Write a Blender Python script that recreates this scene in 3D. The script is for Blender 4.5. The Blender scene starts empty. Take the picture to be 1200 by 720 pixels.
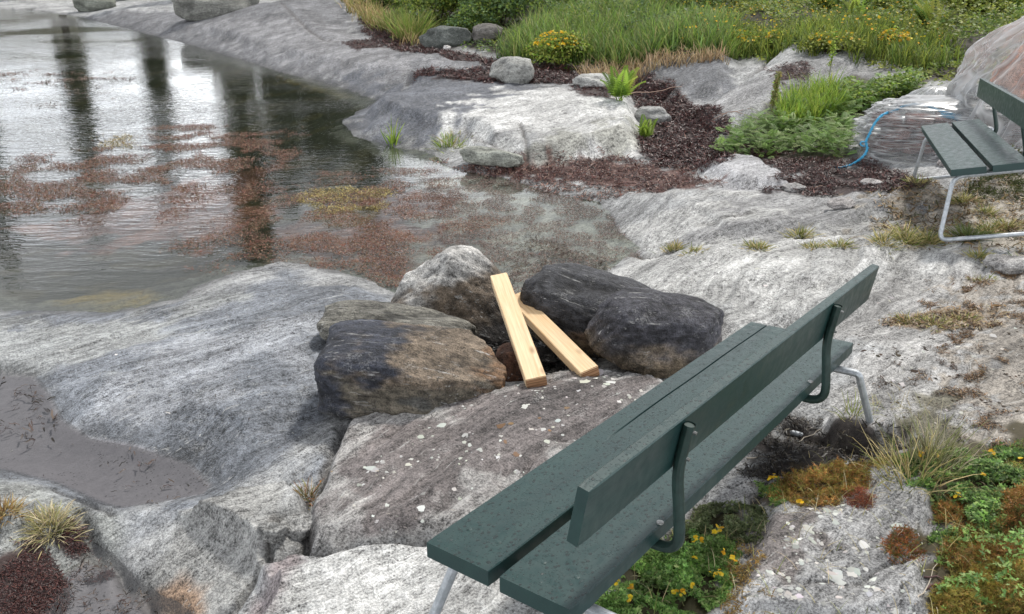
import bpy, math, time
import numpy as np
from mathutils import Vector, Matrix
T0 = time.time()
R = math.radians
sc = bpy.context.scene
COL = sc.collection

# ------------------------------------------------------------ camera, sky, sun, exposure
CH, PITCH, FPX = 2.05, .40, 998.0
cam = bpy.data.cameras.new('camera'); co = bpy.data.objects.new('camera', cam); COL.objects.link(co)
co.location = (0, 0, CH); co.rotation_euler = (math.pi/2-PITCH, 0, 0)
cam.sensor_width = 36; cam.lens = 36*FPX/1200; cam.clip_start = .02; cam.clip_end = 1500
sc.camera = co
SUN_AZ, SUN_EL = R(38), R(56)
w = bpy.data.worlds.new('World'); sc.world = w; w.use_nodes = True
nt = w.node_tree; N = nt.nodes; L = nt.links; bg = N['Background']
sky = N.new('ShaderNodeTexSky'); sky.sky_type = 'NISHITA'; sky.sun_disc = False
sky.sun_elevation = SUN_EL; sky.sun_rotation = SUN_AZ; sky.air_density = 1.2; sky.dust_density = 2
tc = N.new('ShaderNodeTexCoord'); mp = N.new('ShaderNodeMapping'); mp.inputs['Scale'].default_value = (1.2, 1.2, 3.2); mp.inputs['Location'].default_value = (0, 0, 0)
n1 = N.new('ShaderNodeTexNoise'); n1.inputs['Scale'].default_value = 2.2; n1.inputs['Detail'].default_value = 7; n1.inputs['Roughness'].default_value = .55
rp = N.new('ShaderNodeValToRGB'); e = rp.color_ramp.elements
e[0].position = .30; e[0].color = (5.0, 5.3, 5.9, 1); e[1].position = .68; e[1].color = (18.5, 18.7, 19.2, 1)
mx = N.new('ShaderNodeMix'); mx.data_type = 'RGBA'; mx.inputs[0].default_value = .86
L.new(tc.outputs['Generated'], mp.inputs[0]); L.new(mp.outputs[0], n1.inputs['Vector']); L.new(n1.outputs[0], rp.inputs[0])
sx = N.new('ShaderNodeSeparateXYZ'); L.new(tc.outputs['Generated'], sx.inputs[0])
mr = N.new('ShaderNodeMapRange'); mr.interpolation_type = 'SMOOTHSTEP'; L.new(sx.outputs[2], mr.inputs[0])
for i_, v_ in enumerate((.13, .32, 2.7, .66)): mr.inputs[i_+1].default_value = v_          # brighter cloud low down, greyer overhead
vm0 = N.new('ShaderNodeVectorMath'); vm0.operation = 'SCALE'
L.new(sky.outputs[0], mx.inputs[6]); L.new(rp.outputs[0], mx.inputs[7]); L.new(mx.outputs[2], vm0.inputs[0]); L.new(mr.outputs[0], vm0.inputs['Scale']); L.new(vm0.outputs[0], bg.inputs[0])
bg.inputs[1].default_value = .10
sl = bpy.data.lights.new('sun', 'SUN'); sl.energy = 3.0; sl.angle = R(7); sl.color = (1, .955, .89)
so = bpy.data.objects.new('sun', sl); COL.objects.link(so)
S = Vector((math.sin(SUN_AZ)*math.cos(SUN_EL), math.cos(SUN_AZ)*math.cos(SUN_EL), math.sin(SUN_EL)))
so.rotation_euler = S.to_track_quat('Z', 'Y').to_euler()
vs = sc.view_settings; vs.view_transform = 'Standard'; vs.look = 'None'; vs.exposure = .08; vs.gamma = 1
sc.cycles.max_bounces = 6; sc.cycles.transparent_max_bounces = 12; sc.cycles.caustics_reflective = False; sc.cycles.caustics_refractive = False

# ------------------------------------------------------------ numpy helpers
rng = np.random.default_rng(7)
_c, _s = math.cos(PITCH), math.sin(PITCH)
def ray(px, py):
    px = np.asarray(px, float); py = np.asarray(py, float)
    a = (px-600)/FPX; b = (py-360)/FPX
    return np.stack([a+0*b, _c-b*_s+0*a, -_s-b*_c+0*a], -1)      # measured on the photograph, turned into a bearing on the ground
def at(px, py, z=0.):
    d = ray(px, py); t = (z-CH)/d[..., 2]
    return d[..., 0]*t, d[..., 1]*t
_perm = rng.permutation(4096)
_ga = rng.uniform(0, 2*np.pi, 4096)
def pn(x, y, seed=0):
    xi = np.floor(x).astype(np.int64); yi = np.floor(y).astype(np.int64); xf = x-xi; yf = y-yi
    u = xf*xf*xf*(xf*(xf*6-15)+10); v = yf*yf*yf*(yf*(yf*6-15)+10)
    def g(i, j, a, b):
        h = _ga[_perm[(_perm[(i+seed*131) & 4095]+j) & 4095]]
        return np.cos(h)*a+np.sin(h)*b
    n00 = g(xi, yi, xf, yf); n10 = g(xi+1, yi, xf-1, yf); n01 = g(xi, yi+1, xf, yf-1); n11 = g(xi+1, yi+1, xf-1, yf-1)
    return ((n00*(1-u)+n10*u)*(1-v)+(n01*(1-u)+n11*u)*v)*1.5
def fbm(x, y, o=4, seed=0, gain=.5):
    r = 0; a = 1
    for k in range(o):
        r = r+a*pn(x*2**k, y*2**k, seed+k); a *= gain
    return r
def ss(x, a, b):
    t = np.clip((x-a)/(b-a), 0, 1); return t*t*(3-2*t)
class Poly:
    """a patch of ground; sd() is the signed distance in metres, positive inside"""
    def __init__(s, pts, z=.15, world=False):
        P = np.array(pts, float)
        if z == 'g': P = np.array([drop(*q)[:2] for q in P]); world = True
        if not world: P = np.stack(at(P[:, 0], P[:, 1], z), 1)
        s.P = P; s.Q = np.roll(P, -1, 0); s.lo = P.min(0); s.hi = P.max(0)
    def sd(s, x, y, far=1.0):
        x = np.asarray(x, float); y = np.asarray(y, float)
        out = np.full(x.shape, -far)
        m = (x > s.lo[0]-far) & (x < s.hi[0]+far) & (y > s.lo[1]-far) & (y < s.hi[1]+far)
        X = x[m]; Y = y[m]
        if X.size == 0: return out
        d = np.full(X.shape, 1e9); ins = np.zeros(X.shape, bool)
        for (ax, ay), (bx, by) in zip(s.P, s.Q):
            ex, ey = bx-ax, by-ay; l = ex*ex+ey*ey+1e-12
            t = np.clip(((X-ax)*ex+(Y-ay)*ey)/l, 0, 1)
            d = np.minimum(d, (X-ax-t*ex)**2+(Y-ay-t*ey)**2)
            if by != ay:
                c = ((ay > Y) != (by > Y)) & (X < (bx-ax)*(Y-ay)/(by-ay)+ax); ins ^= c
        d = np.sqrt(d); out[m] = np.where(ins, d, -np.minimum(d, far))
        return out
class Line(Poly):
    def __init__(s, pts, z=.15):
        P = np.array(pts, float); P = np.stack(at(P[:, 0], P[:, 1], z), 1)
        s.P = P[:-1]; s.Q = P[1:]; s.lo = P.min(0); s.hi = P.max(0)
    def dist(s, x, y, far=.4):
        x = np.asarray(x, float); y = np.asarray(y, float); out = np.full(x.shape, 9.)
        m = (x > s.lo[0]-far) & (x < s.hi[0]+far) & (y > s.lo[1]-far) & (y < s.hi[1]+far)
        X = x[m]; Y = y[m]
        if X.size == 0: return out
        d = np.full(X.shape, 1e9)
        for (ax, ay), (bx, by) in zip(s.P, s.Q):
            ex, ey = bx-ax, by-ay; l = ex*ex+ey*ey+1e-12
            t = np.clip(((X-ax)*ex+(Y-ay)*ey)/l, 0, 1)
            d = np.minimum(d, (X-ax-t*ex)**2+(Y-ay-t*ey)**2)
        out[m] = np.sqrt(d); return out

# ------------------------------------------------------------ the lie of the land
CP = [ # photo x, y and height above the water
(-300,400,0),(-60,368,0),(0,364,0),(60,365,0),(120,368,0),(160,362,0),(205,351,0),(230,338,0),(280,318,0),(330,308,0),(385,315,0),(432,328,0),
(600,350,0),(660,342,0),(700,322,0),(752,292,0),(722,263,0),(700,236,0),(640,222,.0),(580,206,.0),(525,196,.0),(500,176,0),(460,172,0),(415,158,0),
(400,140,0),(445,119,0),(400,106,0),(325,84,0),(287,71,0),(217,51,0),(140,31,0),(93,20,0),(43,13,0),(-200,7,0),
(80,120,-.5),(250,200,-.45),(120,280,-.4),(350,230,-.3),(200,310,-.2),(560,240,-.04),(600,300,-.05),(660,270,-.04),(-300,150,-.7),(-300,300,-.5),
(60,400,.09),(150,400,.12),(260,360,.12),(350,345,.13),(420,350,.13),(400,380,.2),(330,420,.26),(220,430,.22),(120,450,.17),(60,445,.12),(0,432,.10),(-200,460,.12),
(380,470,.19),(300,500,.22),(330,550,.2),(200,500,.17),(140,490,.13),(60,500,.10),(120,545,.09),(200,560,.1),(280,580,.16),
(20,580,.17),(80,610,.17),(20,635,.16),(110,640,.12),(60,700,.08),(150,700,.06),(-200,600,.2),(-100,720,.12),
(200,640,.2),(270,650,.23),(320,610,.2),(340,640,.2),
(430,400,.15),(500,400,.08),(590,420,.05),(620,400,.04),(650,390,.05),(560,360,.04),(700,400,.1),(780,400,.16),(820,440,.25),
(420,510,.24),(450,600,.27),(520,500,.26),(600,480,.27),(680,460,.26),(740,465,.27),(700,520,.28),(600,580,.28),(420,680,.29),(540,700,.3),(330,700,.26),(450,800,.27),(700,800,.3),
(800,270,.14),(860,240,.12),(760,245,.08),(900,300,.22),(780,320,.13),(860,350,.24),(950,350,.28),(1000,270,.25),(1000,400,.33),(1100,350,.36),(1150,400,.4),
(1000,240,.2),(1100,230,.26),(1200,260,.32),(1300,300,.42),(1200,470,.42),(1080,470,.36),(1015,493,.33),(950,500,.24),(900,540,.25),(900,600,.30),(1000,620,.31),(1100,600,.33),(1200,620,.37),(1000,720,.31),(820,650,.27),(820,720,.27),(1200,800,.36),(1400,500,.5),(1500,350,.5),
(840,205,.1),(900,215,.12),(930,195,.15),(860,160,.12),(800,150,.08),(800,190,.04),(740,200,.03),(700,210,.01),(620,205,.01),
(960,150,.2),(1000,190,.22),(1080,190,.26),(1150,190,.3),(1300,200,.4),(1000,120,.35),(1080,120,.4),(1200,150,.42),
(480,150,.04),(520,120,.12),(600,100,.12),(640,140,.1),(700,120,.12),(740,150,.1),
(450,80,.22),(350,60,.22),(400,30,.45),(300,30,.42),(220,25,.25),(150,12,.25),(250,4,.42),(330,6,.55),(90,5,.15),(500,75,.3),(550,90,.22),(600,95,.2),(680,100,.15),
(440,12,.66),(500,50,.42),(580,70,.36),(650,80,.34),(720,86,.33),(760,100,.25),(800,115,.18),(780,78,.40),(850,88,.42),(900,105,.40),(860,70,.5),(960,76,.55),(1040,82,.57),(950,100,.45),
(500,20,.7),(600,35,.66),(700,40,.66),(800,40,.7),(900,40,.72),(1000,45,.74),(1100,45,.76),(1200,60,.8),(1400,60,.85),
(600,0,.92),(800,0,.95),(1000,0,.95),(1200,0,1.0),(1500,0,1.0),(350,-5,.9)]
CP = np.array(CP, float)
_cx, _cy = at(CP[:, 0], CP[:, 1], CP[:, 2])
extra = [(-8, -3, .5), (0, -3, .4), (6, -2, .7), (0, .2, .32), (-2, .6, .2), (2.2, .5, .42), (-3, 3, .15), (5, 2, .6), (9, 6, .9)]   # behind the viewer
_cx = np.append(_cx, [p[0] for p in extra]); _cy = np.append(_cy, [p[1] for p in extra]); _cz = np.append(CP[:, 2], [p[2] for p in extra])
def _uv(x, y):
    y2 = y+3.2; return np.arctan2(x, y2)*1.6, np.log(np.hypot(x, y2))
_u, _v = _uv(_cx, _cy); _n = len(_u)
def _k(r2): return .5*r2*np.log(r2+1e-12)
_K = _k((_u[:, None]-_u)**2+(_v[:, None]-_v)**2)+np.eye(_n)*1.5e-3
_A = np.zeros((_n+3, _n+3)); _A[:_n, :_n] = _K; _A[:_n, _n:] = np.stack([np.ones(_n), _u, _v], 1); _A[_n:, :_n] = _A[:_n, _n:].T
_w = np.linalg.solve(_A, np.append(_cz, [0, 0, 0]))
def Hbase(x, y):
    x = np.asarray(x, float); y = np.asarray(y, float); sh = x.shape; x = x.ravel(); y = y.ravel(); out = np.empty(x.size)
    for i in range(0, x.size, 60000):
        u, v = _uv(x[i:i+60000], y[i:i+60000])
        u = np.clip(u, -1.5, 1.5); v = np.clip(v, 1.0, 3.6)
        d = (u[:, None]-_u)**2+(v[:, None]-_v)**2
        out[i:i+60000] = _k(d)@_w[:_n]+_w[_n]+_w[_n+1]*u+_w[_n+2]*v
    return np.clip(out, -.8, 2.2).reshape(sh)
MAIN = Poly([(-500,372),(-60,368),(0,364),(60,365),(120,368),(160,362),(205,351),(230,338),(280,318),(330,308),(385,315),(432,328),(456,345),(520,372),(560,378),(600,362),(660,350),(700,322),
 (754,292),(735,280),(722,263),(712,248),(700,236),(640,224),(580,208),(525,197),(512,184),(500,176),(460,173),(415,160),(395,142),(445,119),(400,102),(325,83),(287,71),(217,51),(140,31),(93,20),(43,13),(-200,7),(-700,7),(-1200,120)], 0)
ZA, ZB = .105, .065
POOLA = Poly([(-150,425),(0,434),(40,438),(62,462),(75,490),(110,512),(160,520),(225,541),(252,568),(240,582),(190,590),(140,598),(118,592),(60,566),(0,552),(-150,560)], ZA)
POOLB = Poly([(20,740),(45,705),(78,668),(100,655),(128,652),(150,676),(185,700),(215,722),(230,760)], ZB)
_d0 = np.array(at(60, 470, .12)); _d1 = np.array(at(330, 385, .12)); SD = (_d1-_d0)/np.hypot(*(_d1-_d0))
def foliation(x, y):
    a = x*SD[0]+y*SD[1]; b = -x*SD[1]+y*SD[0]
    b = b+.16*pn(x*.9, y*.9, 5)+.05*pn(x*2.7, y*2.7, 6)+.018*pn(x*8, y*8, 8)
    return a, b
STEPS = [  # photo outline, height for the bearing, rise, edge width
([(440,168),(480,170),(542,164),(572,190),(620,190),(690,181),(748,173),(752,150),(738,118),(690,107),(600,100),(500,95),(430,112)], .1, .24, .22),
([(441,479),(408,488),(384,530),(374,570),(357,600),(360,638),(420,642),(500,641),(700,650),(800,560),(830,500),(770,458),(700,447),(640,452),(590,466),(520,479)], .24, .06, .05),
([(362,648),(420,646),(500,646),(640,680),(800,740),(700,860),(300,860),(255,790),(268,712),(280,694),(304,668)], .26, .06, .05),
([(137,656),(150,628),(215,598),(270,585),(330,578),(352,600),(352,636),(326,655),(298,662),(272,688),(240,694),(206,703),(170,690)], .18, .07, .05),
([(723,262),(760,283),(830,292),(960,288),(1100,268),(1100,238),(980,232),(860,232),(760,236),(718,246)], .1, .08, .10),
([(700,330),(756,300),(830,298),(960,298),(1060,300),(1000,400),(900,420),(860,430),(790,380)], .15, .05, .10),
([(848,730),(884,640),(908,604),(960,592),(1006,592),(1030,566),(1092,566),(1092,640),(1076,730)], .3, .035, .03),
([(962,504),(1000,492),(1046,506),(1050,530),(1010,540),(966,528)], .28, .07, .03),
([(748,70),(862,68),(858,100),(790,106),(745,97)], .35, .16, .25),
([(800,118),(880,100),(930,74),(1052,74),(1040,88),(960,110),(900,128),(840,134)], .35, .14, .2),
([(818,196),(850,184),(880,186),(932,216),(925,226),(870,226)], .1, .10, .12),
([(100,8),(200,10),(360,30),(450,60),(560,72),(470,82),(380,78),(280,58),(180,40)], .3, .10, .5),
([(0,615),(20,612),(90,645),(100,660),(70,672),(0,655)], .13, .05, .05),
]
STEPS = [(Poly(p, z), h, ww) for p, z, h, ww in STEPS]
CRACKS = [
([(470,474),(441,479),(405,487),(381,530),(371,570),(355,598),(357,640)], .24, .022, .09),
([(357,640),(330,658),(300,666),(274,690),(240,697),(205,706)], .2, .014, .07),
([(357,640),(390,644),(440,643),(500,641)], .26, .010, .04),
([(318,655),(314,640),(322,626),(352,618)], .2, .012, .06),
([(252,575),(290,578),(330,570),(360,560)], .18, .012, .03),
([(60,568),(100,580),(132,598)], .15, .012, .03),
([(90,600),(112,640),(135,654),(150,676),(205,706)], .12, .03, .06),
([(722,262),(760,285),(800,293),(870,290),(950,290),(1030,284),(1110,270)], .15, .03, .05),
([(770,246),(815,240),(850,238)], .12, .015, .02),
([(815,268),(845,272),(882,262)], .15, .02, .03),
([(860,300),(950,330),(1040,330)], .25, .02, .012),
([(1040,370),(1100,378),(1160,372)], .36, .03, .02),
([(930,500),(960,522),(1010,545),(1056,540),(1056,520)], .28, .03, .05),
([(880,600),(905,560),(960,545)], .28, .02, .03),
([(480,95),(560,97),(640,99)], .25, .06, .08),
([(330,18),(380,40),(440,45)], .5, .05, .06),
([(800,118),(850,105),(905,80)], .4, .04, .08),
([(545,166),(570,180),(600,193)], .05, .03, .05),
([(610,160),(622,190)], .15, .02, .04),
([(545,640),(600,600),(660,575)], .3, .008, .01),
([(180,500),(260,470),(330,440),(400,400)], .24, .015, .012),
([(40,420),(120,400),(200,375)], .13, .012, .012),
([(240,385),(280,372),(330,350)], .13, .01, .015),
]
CRACKS = [(Line(p, z), ww, d) for p, z, ww, d in CRACKS]
RM1 = Poly([(-10,215),(120,180),(210,157),(315,170),(322,190),(290,236),(180,248),(60,238)], 0); RM2 = Poly([(270,270),(350,225),(430,212),(510,208),(525,270),(500,335),(440,330),(340,305)], 0)
def REDMAT(x, y):
    d = np.maximum(RM1.sd(x, y, 1.), RM2.sd(x, y, 1.)); return ss(d+.45*fbm(x*1.4, y*1.4, 3, 310)+.15*fbm(x*5, y*5, 2, 313), -.05, .22)
def H(x, y):
    x = np.asarray(x, float); y = np.asarray(y, float)
    r = np.hypot(x, y)
    h = Hbase(x, y)
    wx = x+.05*pn(x*3, y*3, 21); wy = y+.05*pn(x*3+9, y*3, 22)
    for P, hh, ww in STEPS:
        s = P.sd(wx, wy, .6); h = h+hh*ss(s, -ww*.35, ww)
    a, b = foliation(x, y)
    big = .045*fbm(x*.55, y*.55, 3, 1)+.022*fbm(a*1.0, b*3.2, 3, 30)
    rid = np.abs(pn(a*1.3, b*9, 41)); rid2 = pn(a*3, b*26, 42); rid3 = fbm(a*11, b*60, 2, 43)
    med = .009*(rid-.35)+.0032*rid2+.0022*rid3+.006*fbm(x*7, y*7, 3, 60)
    lb = b*5.5+.35*fbm(a*1.5, b*3, 2, 46); fr_ = lb-np.floor(lb); med = med+.023*(np.minimum(fr_/.86, (1-fr_)/.14)-.5)*ss(fbm(a*.7+4, b*1.6, 2, 47), -.05, .35)
    lb = b*17+.5*fbm(a*3, b*6, 2, 48); fr_ = lb-np.floor(lb); med = med+.009*(np.minimum(fr_/.84, (1-fr_)/.16)-.5)*ss(fbm(a*1.3+9, b*3, 2, 49), -.1, .3)
    jn = np.abs(pn(a*.8+3, b*.55, 91)+.10*pn(a*6, b*6, 92)); med = med-.011*np.exp(-(jn/.010)**2)*ss(pn(a*.5, b*.5, 93), .0, .25)
    jn = np.abs(pn(a*.5+31, b*1.3, 94)+.06*pn(a*7, b*7, 95)); med = med-.012*np.exp(-(jn/.014)**2)*ss(pn(a*.6+7, b*.6, 96), .0, .25)
    rock = 1-.6*ss(y, 13, 17)
    h = h+(big+med)*rock
    sdm = MAIN.sd(x, y, 3.)+.05*pn(x*1.6, y*1.6, 70)+.03*pn(x*6, y*6, 71)
    inn = np.maximum(sdm, 0)
    floor = -.006-.085*inn+.03*fbm(x*1.3, y*1.3, 3, 75)*ss(inn, .1, 1)
    h = np.where(sdm > -1.2, np.minimum(h, .008+np.maximum(-sdm, 0)*(.38+.12*pn(x*2, y*2, 77))+1.5*ss(-sdm, .5, 1.2)), h)
    floor = floor*(1-.85*REDMAT(x, y))-(.035+.035*pn(x*5, y*5, 78))*REDMAT(x, y)
    h = np.where(sdm > 0, np.minimum(h, floor), np.maximum(h, np.minimum(.05, -sdm*.25)-.004))
    for P, z in ((POOLA, ZA), (POOLB, ZB)):
        s0 = P.sd(x, y, .5); s = s0+.018*pn(x*5, y*5, 72)+.004*pn(x*13, y*13, 73)
        h = np.where(s0 > -.45, np.minimum(h, z+.003+np.maximum(-s, 0)*.42+.5*ss(-s0, .2, .45)), h)
        h = np.where(s > 0, np.minimum(h, z+.002-.20*np.minimum(s, .10)-.06*s+.003*fbm(x*5, y*5, 2, 76)*ss(s, .03, .1)), np.where(s0 > -.4, np.maximum(h, z+np.minimum(.03, -s*.4)-.003), h))
    for P, ww, d in CRACKS:
        q = P.dist(x+.012*pn(x*14, y*14, 80)+.02*pn(x*4, y*4, 82), y+.012*pn(x*14, y*14, 81)); h = h-d*np.exp(-(q/ww)**2)*(.75+.5*pn(x*9, y*9, 83))
    # beyond the water and the bank the land climbs
    az = np.arctan2(x, y)
    h = h+ss(r, 34, 75)*(5+1.5*pn(x*.05, y*.05, 90))*ss(y, 5, 25)+ss(y-.25*np.abs(x), 19, 34)*ss(x, -2, 3)*3.0
    return h
# ------------------------------------------------------------ node materials
MATS = {}
def mat(name):
    m = bpy.data.materials.new(name); m.use_nodes = True; t = m.node_tree
    MATS[name] = m; return m, t, t.nodes, t.links, t.nodes['Principled BSDF']
def nd(t, typ, **kw):
    n = t.nodes.new('ShaderNode'+typ)
    for k, v in kw.items():
        if k in ('operation', 'data_type', 'blend_type', 'attribute_name', 'feature', 'noise_dimensions', 'distance'): setattr(n, k, v)
        else: n.inputs[k.replace('_', ' ')].default_value = v
    return n
def math_(t, op, a, b=None, c=None):
    n = t.nodes.new('ShaderNodeMath'); n.operation = op
    for i, v in enumerate((a, b, c)):
        if v is None: continue
        if isinstance(v, (int, float)): n.inputs[i].default_value = v
        else: t.links.new(v, n.inputs[i])
    return n.outputs[0]
def noise(t, vec, scale, detail=3, rough=.55):
    n = nd(t, 'TexNoise', Scale=scale, Detail=detail, Roughness=rough)
    if vec is not None: t.links.new(vec, n.inputs['Vector'])
    return n.outputs[0]
def mapr(t, v, a, b, c, d):
    n = t.nodes.new('ShaderNodeMapRange'); t.links.new(v, n.inputs[0])
    for i, q in enumerate((a, b, c, d)): n.inputs[i+1].default_value = q
    return n.outputs[0]
def vscale(t, vec, s):
    n = t.nodes.new('ShaderNodeMapping'); n.inputs['Scale'].default_value = s; t.links.new(vec, n.inputs[0]); return n.outputs[0]
def rock_material(name, attr_fol=True, contrast=1.0, rough=.75):
    m, t, n, l, p = mat(name)
    col = nd(t, 'Attribute', attribute_name='Col'); geo = n.new('ShaderNodeTexCoord'); O = geo.outputs['Object']
    if attr_fol:
        fu = nd(t, 'Attribute', attribute_name='fol').outputs['Vector']; rk = nd(t, 'Attribute', attribute_name='rk').outputs['Fac']
    else:
        fu = O; rk = None
    st = noise(t, vscale(t, fu, (3, 42, 30)), 1.0, 5, .62)          # thin mineral bands
    st2 = noise(t, vscale(t, fu, (14, 120, 90)), 1.0, 3, .6)
    gr = noise(t, O, 135, 3, .75)                                     # crystal grain
    md = noise(t, O, 34, 5, .65)
    bl = noise(t, O, 3.3, 5, .6)
    f = math_(t, 'ADD', mapr(t, st, .39, .61, -.22, .24), mapr(t, st2, .38, .62, -.16, .18))
    f = math_(t, 'ADD', f, mapr(t, gr, .42, .58, -.36, .38))
    f = math_(t, 'ADD', f, mapr(t, md, .39, .61, -.27, .29))
    f = math_(t, 'ADD', f, mapr(t, bl, .3, .7, -.30, .30))
    f = math_(t, 'MULTIPLY', f, contrast)
    if rk is not None: f = math_(t, 'MULTIPLY', f, mapr(t, rk, 0, .4, .12, 1))
    f = math_(t, 'MAXIMUM', math_(t, 'ADD', f, 1.0), .12)
    vm = n.new('ShaderNodeVectorMath'); vm.operation = 'SCALE'; l.new(col.outputs['Color'], vm.inputs[0]); l.new(f, vm.inputs['Scale'])
    # pale crusts
    cr = math_(t, 'MULTIPLY', mapr(t, noise(t, O, 9, 6, .7), .56, .66, 0, 1), mapr(t, gr, .45, .6, 0, 1))
    if rk is not None: cr = math_(t, 'MULTIPLY', cr, rk)
    mixc = nd(t, 'Mix', data_type='RGBA'); l.new(math_(t, 'MULTIPLY', cr, .34), mixc.inputs[0]); l.new(vm.outputs[0], mixc.inputs[6]); mixc.inputs[7].default_value = (.56, .56, .54, 1)
    vn = math_(t, 'MULTIPLY', mapr(t, noise(t, vscale(t, fu, (5, 70, 50)), 1.0, 4, .7), .60, .66, 0, 1), mapr(t, noise(t, O, 6, 3), .42, .6, 0, 1))   # quartz threads
    dk = math_(t, 'MULTIPLY', mapr(t, noise(t, vscale(t, fu, (6, 85, 60)), 1.3, 4, .7), .40, .34, 0, 1), mapr(t, noise(t, O, 4, 3), .42, .6, 0, 1))     # mica threads
    if rk is not None: vn = math_(t, 'MULTIPLY', vn, rk); dk = math_(t, 'MULTIPLY', dk, rk)
    mv = nd(t, 'Mix', data_type='RGBA'); l.new(math_(t, 'MULTIPLY', vn, .6), mv.inputs[0]); l.new(mixc.outputs[2], mv.inputs[6]); mv.inputs[7].default_value = (.62, .62, .60, 1)
    mk_ = nd(t, 'Mix', data_type='RGBA'); l.new(math_(t, 'MULTIPLY', dk, .6), mk_.inputs[0]); l.new(mv.outputs[2], mk_.inputs[6]); mk_.inputs[7].default_value = (.06, .058, .056, 1); mixc = mk_
    # small black pits and lichen specks
    vo = n.new('ShaderNodeTexVoronoi'); vo.inputs['Scale'].default_value = 60; l.new(O, vo.inputs['Vector'])
    sp = math_(t, 'MULTIPLY', math_(t, 'LESS_THAN', vo.outputs['Distance'], .22), mapr(t, noise(t, O, 5, 3), .5, .6, 0, 1))
    mixd = nd(t, 'Mix', data_type='RGBA'); l.new(math_(t, 'MULTIPLY', sp, .75), mixd.inputs[0]); l.new(mixc.outputs[2], mixd.inputs[6]); mixd.inputs[7].default_value = (.035, .034, .034, 1)
    l.new(mixd.outputs[2], p.inputs['Base Color'])
    hsum = math_(t, 'ADD', math_(t, 'MULTIPLY', st, .45), math_(t, 'MULTIPLY', md, 1.2))
    hsum = math_(t, 'ADD', hsum, math_(t, 'MULTIPLY', gr, .45))
    hsum = math_(t, 'ADD', hsum, math_(t, 'MULTIPLY', st2, .18))
    if rk is not None: hsum = math_(t, 'MULTIPLY', hsum, mapr(t, rk, 0, 1, .12, 1))
    b = nd(t, 'Bump', Strength=.95, Distance=.015); l.new(hsum, b.inputs['Height']); l.new(b.outputs[0], p.inputs['Normal'])
    if rk is not None:
        wet = nd(t, 'Attribute', attribute_name='wet').outputs['Fac']
        l.new(mapr(t, wet, 0, 1, rough, .28), p.inputs['Roughness'])
    else: p.inputs['Roughness'].default_value = rough
    p.inputs['Specular IOR Level'].default_value = .35
    return m
ROCK = rock_material('gneiss')
STONE = rock_material('loose_stone', False, .8, .72)
def cover_material(name, trans=.25, rough=.55, spec=.25):
    m, t, n, l, p = mat(name)
    a = nd(t, 'Attribute', attribute_name='Col'); l.new(a.outputs['Color'], p.inputs['Base Color'])
    p.inputs['Roughness'].default_value = rough; p.inputs['Specular IOR Level'].default_value = spec
    if trans:
        tr = n.new('ShaderNodeBsdfTranslucent'); l.new(a.outputs['Color'], tr.inputs[0]); ms = n.new('ShaderNodeMixShader'); ms.inputs[0].default_value = trans
        l.new(p.outputs[0], ms.inputs[1]); l.new(tr.outputs[0], ms.inputs[2]); l.new(ms.outputs[0], n['Material Output'].inputs[0])
    return m
LEAF = cover_material('leaf', .45, .5, .3)
WEED = cover_material('seaweed', .05, .45, .35)
DRY = cover_material('dry_plant', .15, .7, .15)
LICH = cover_material('lichen_crust', 0, .9, .1)
def water_material(name, bump_dist, scale, tint, ior=1.36):
    m, t, n, l, p = mat(name); n.remove(p)
    tr = n.new('ShaderNodeBsdfTransparent'); tr.inputs[0].default_value = (*tint, 1)
    gl = n.new('ShaderNodeBsdfGlossy'); gl.inputs['Roughness'].default_value = .035; gl.inputs[0].default_value = (1, 1, 1, 1)
    fr = n.new('ShaderNodeFresnel'); fr.inputs[0].default_value = ior
    tcn = n.new('ShaderNodeTexCoord'); O = tcn.outputs['Object']
    a = noise(t, vscale(t, O, (.55, 1.5, 1)), scale, 3, .5); b = noise(t, vscale(t, O, (.6, 1.7, 1)), scale*3.3, 2, .5)
    patch = mapr(t, noise(t, O, .32, 2), .40, .62, .22, 1.0)
    px_ = nd(t, 'SeparateXYZ'); l.new(O, px_.inputs[0]); patch = math_(t, 'MULTIPLY', patch, mapr(t, math_(t, 'ADD', px_.outputs[0], math_(t, 'MULTIPLY', noise(t, O, .8, 2), .8)), -1.1, .1, 1, .10))   # sheltered inlet lies calm
    hh = math_(t, 'MULTIPLY', math_(t, 'ADD', a, math_(t, 'MULTIPLY', b, .3)), patch)
    bm = nd(t, 'Bump', Strength=1, Distance=bump_dist); l.new(hh, bm.inputs['Height'])
    l.new(bm.outputs[0], gl.inputs['Normal']); l.new(bm.outputs[0], fr.inputs['Normal'])
    ms = n.new('ShaderNodeMixShader'); l.new(fr.outputs[0], ms.inputs[0]); l.new(tr.outputs[0], ms.inputs[1]); l.new(gl.outputs[0], ms.inputs[2])
    l.new(ms.outputs[0], n['Material Output'].inputs[0]); return m
WATER = water_material('sea_water', .009, 7, (.80, .84, .76))
POOLW = water_material('pool_water', .0012, 9, (.95, .95, .95), 1.5)

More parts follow.
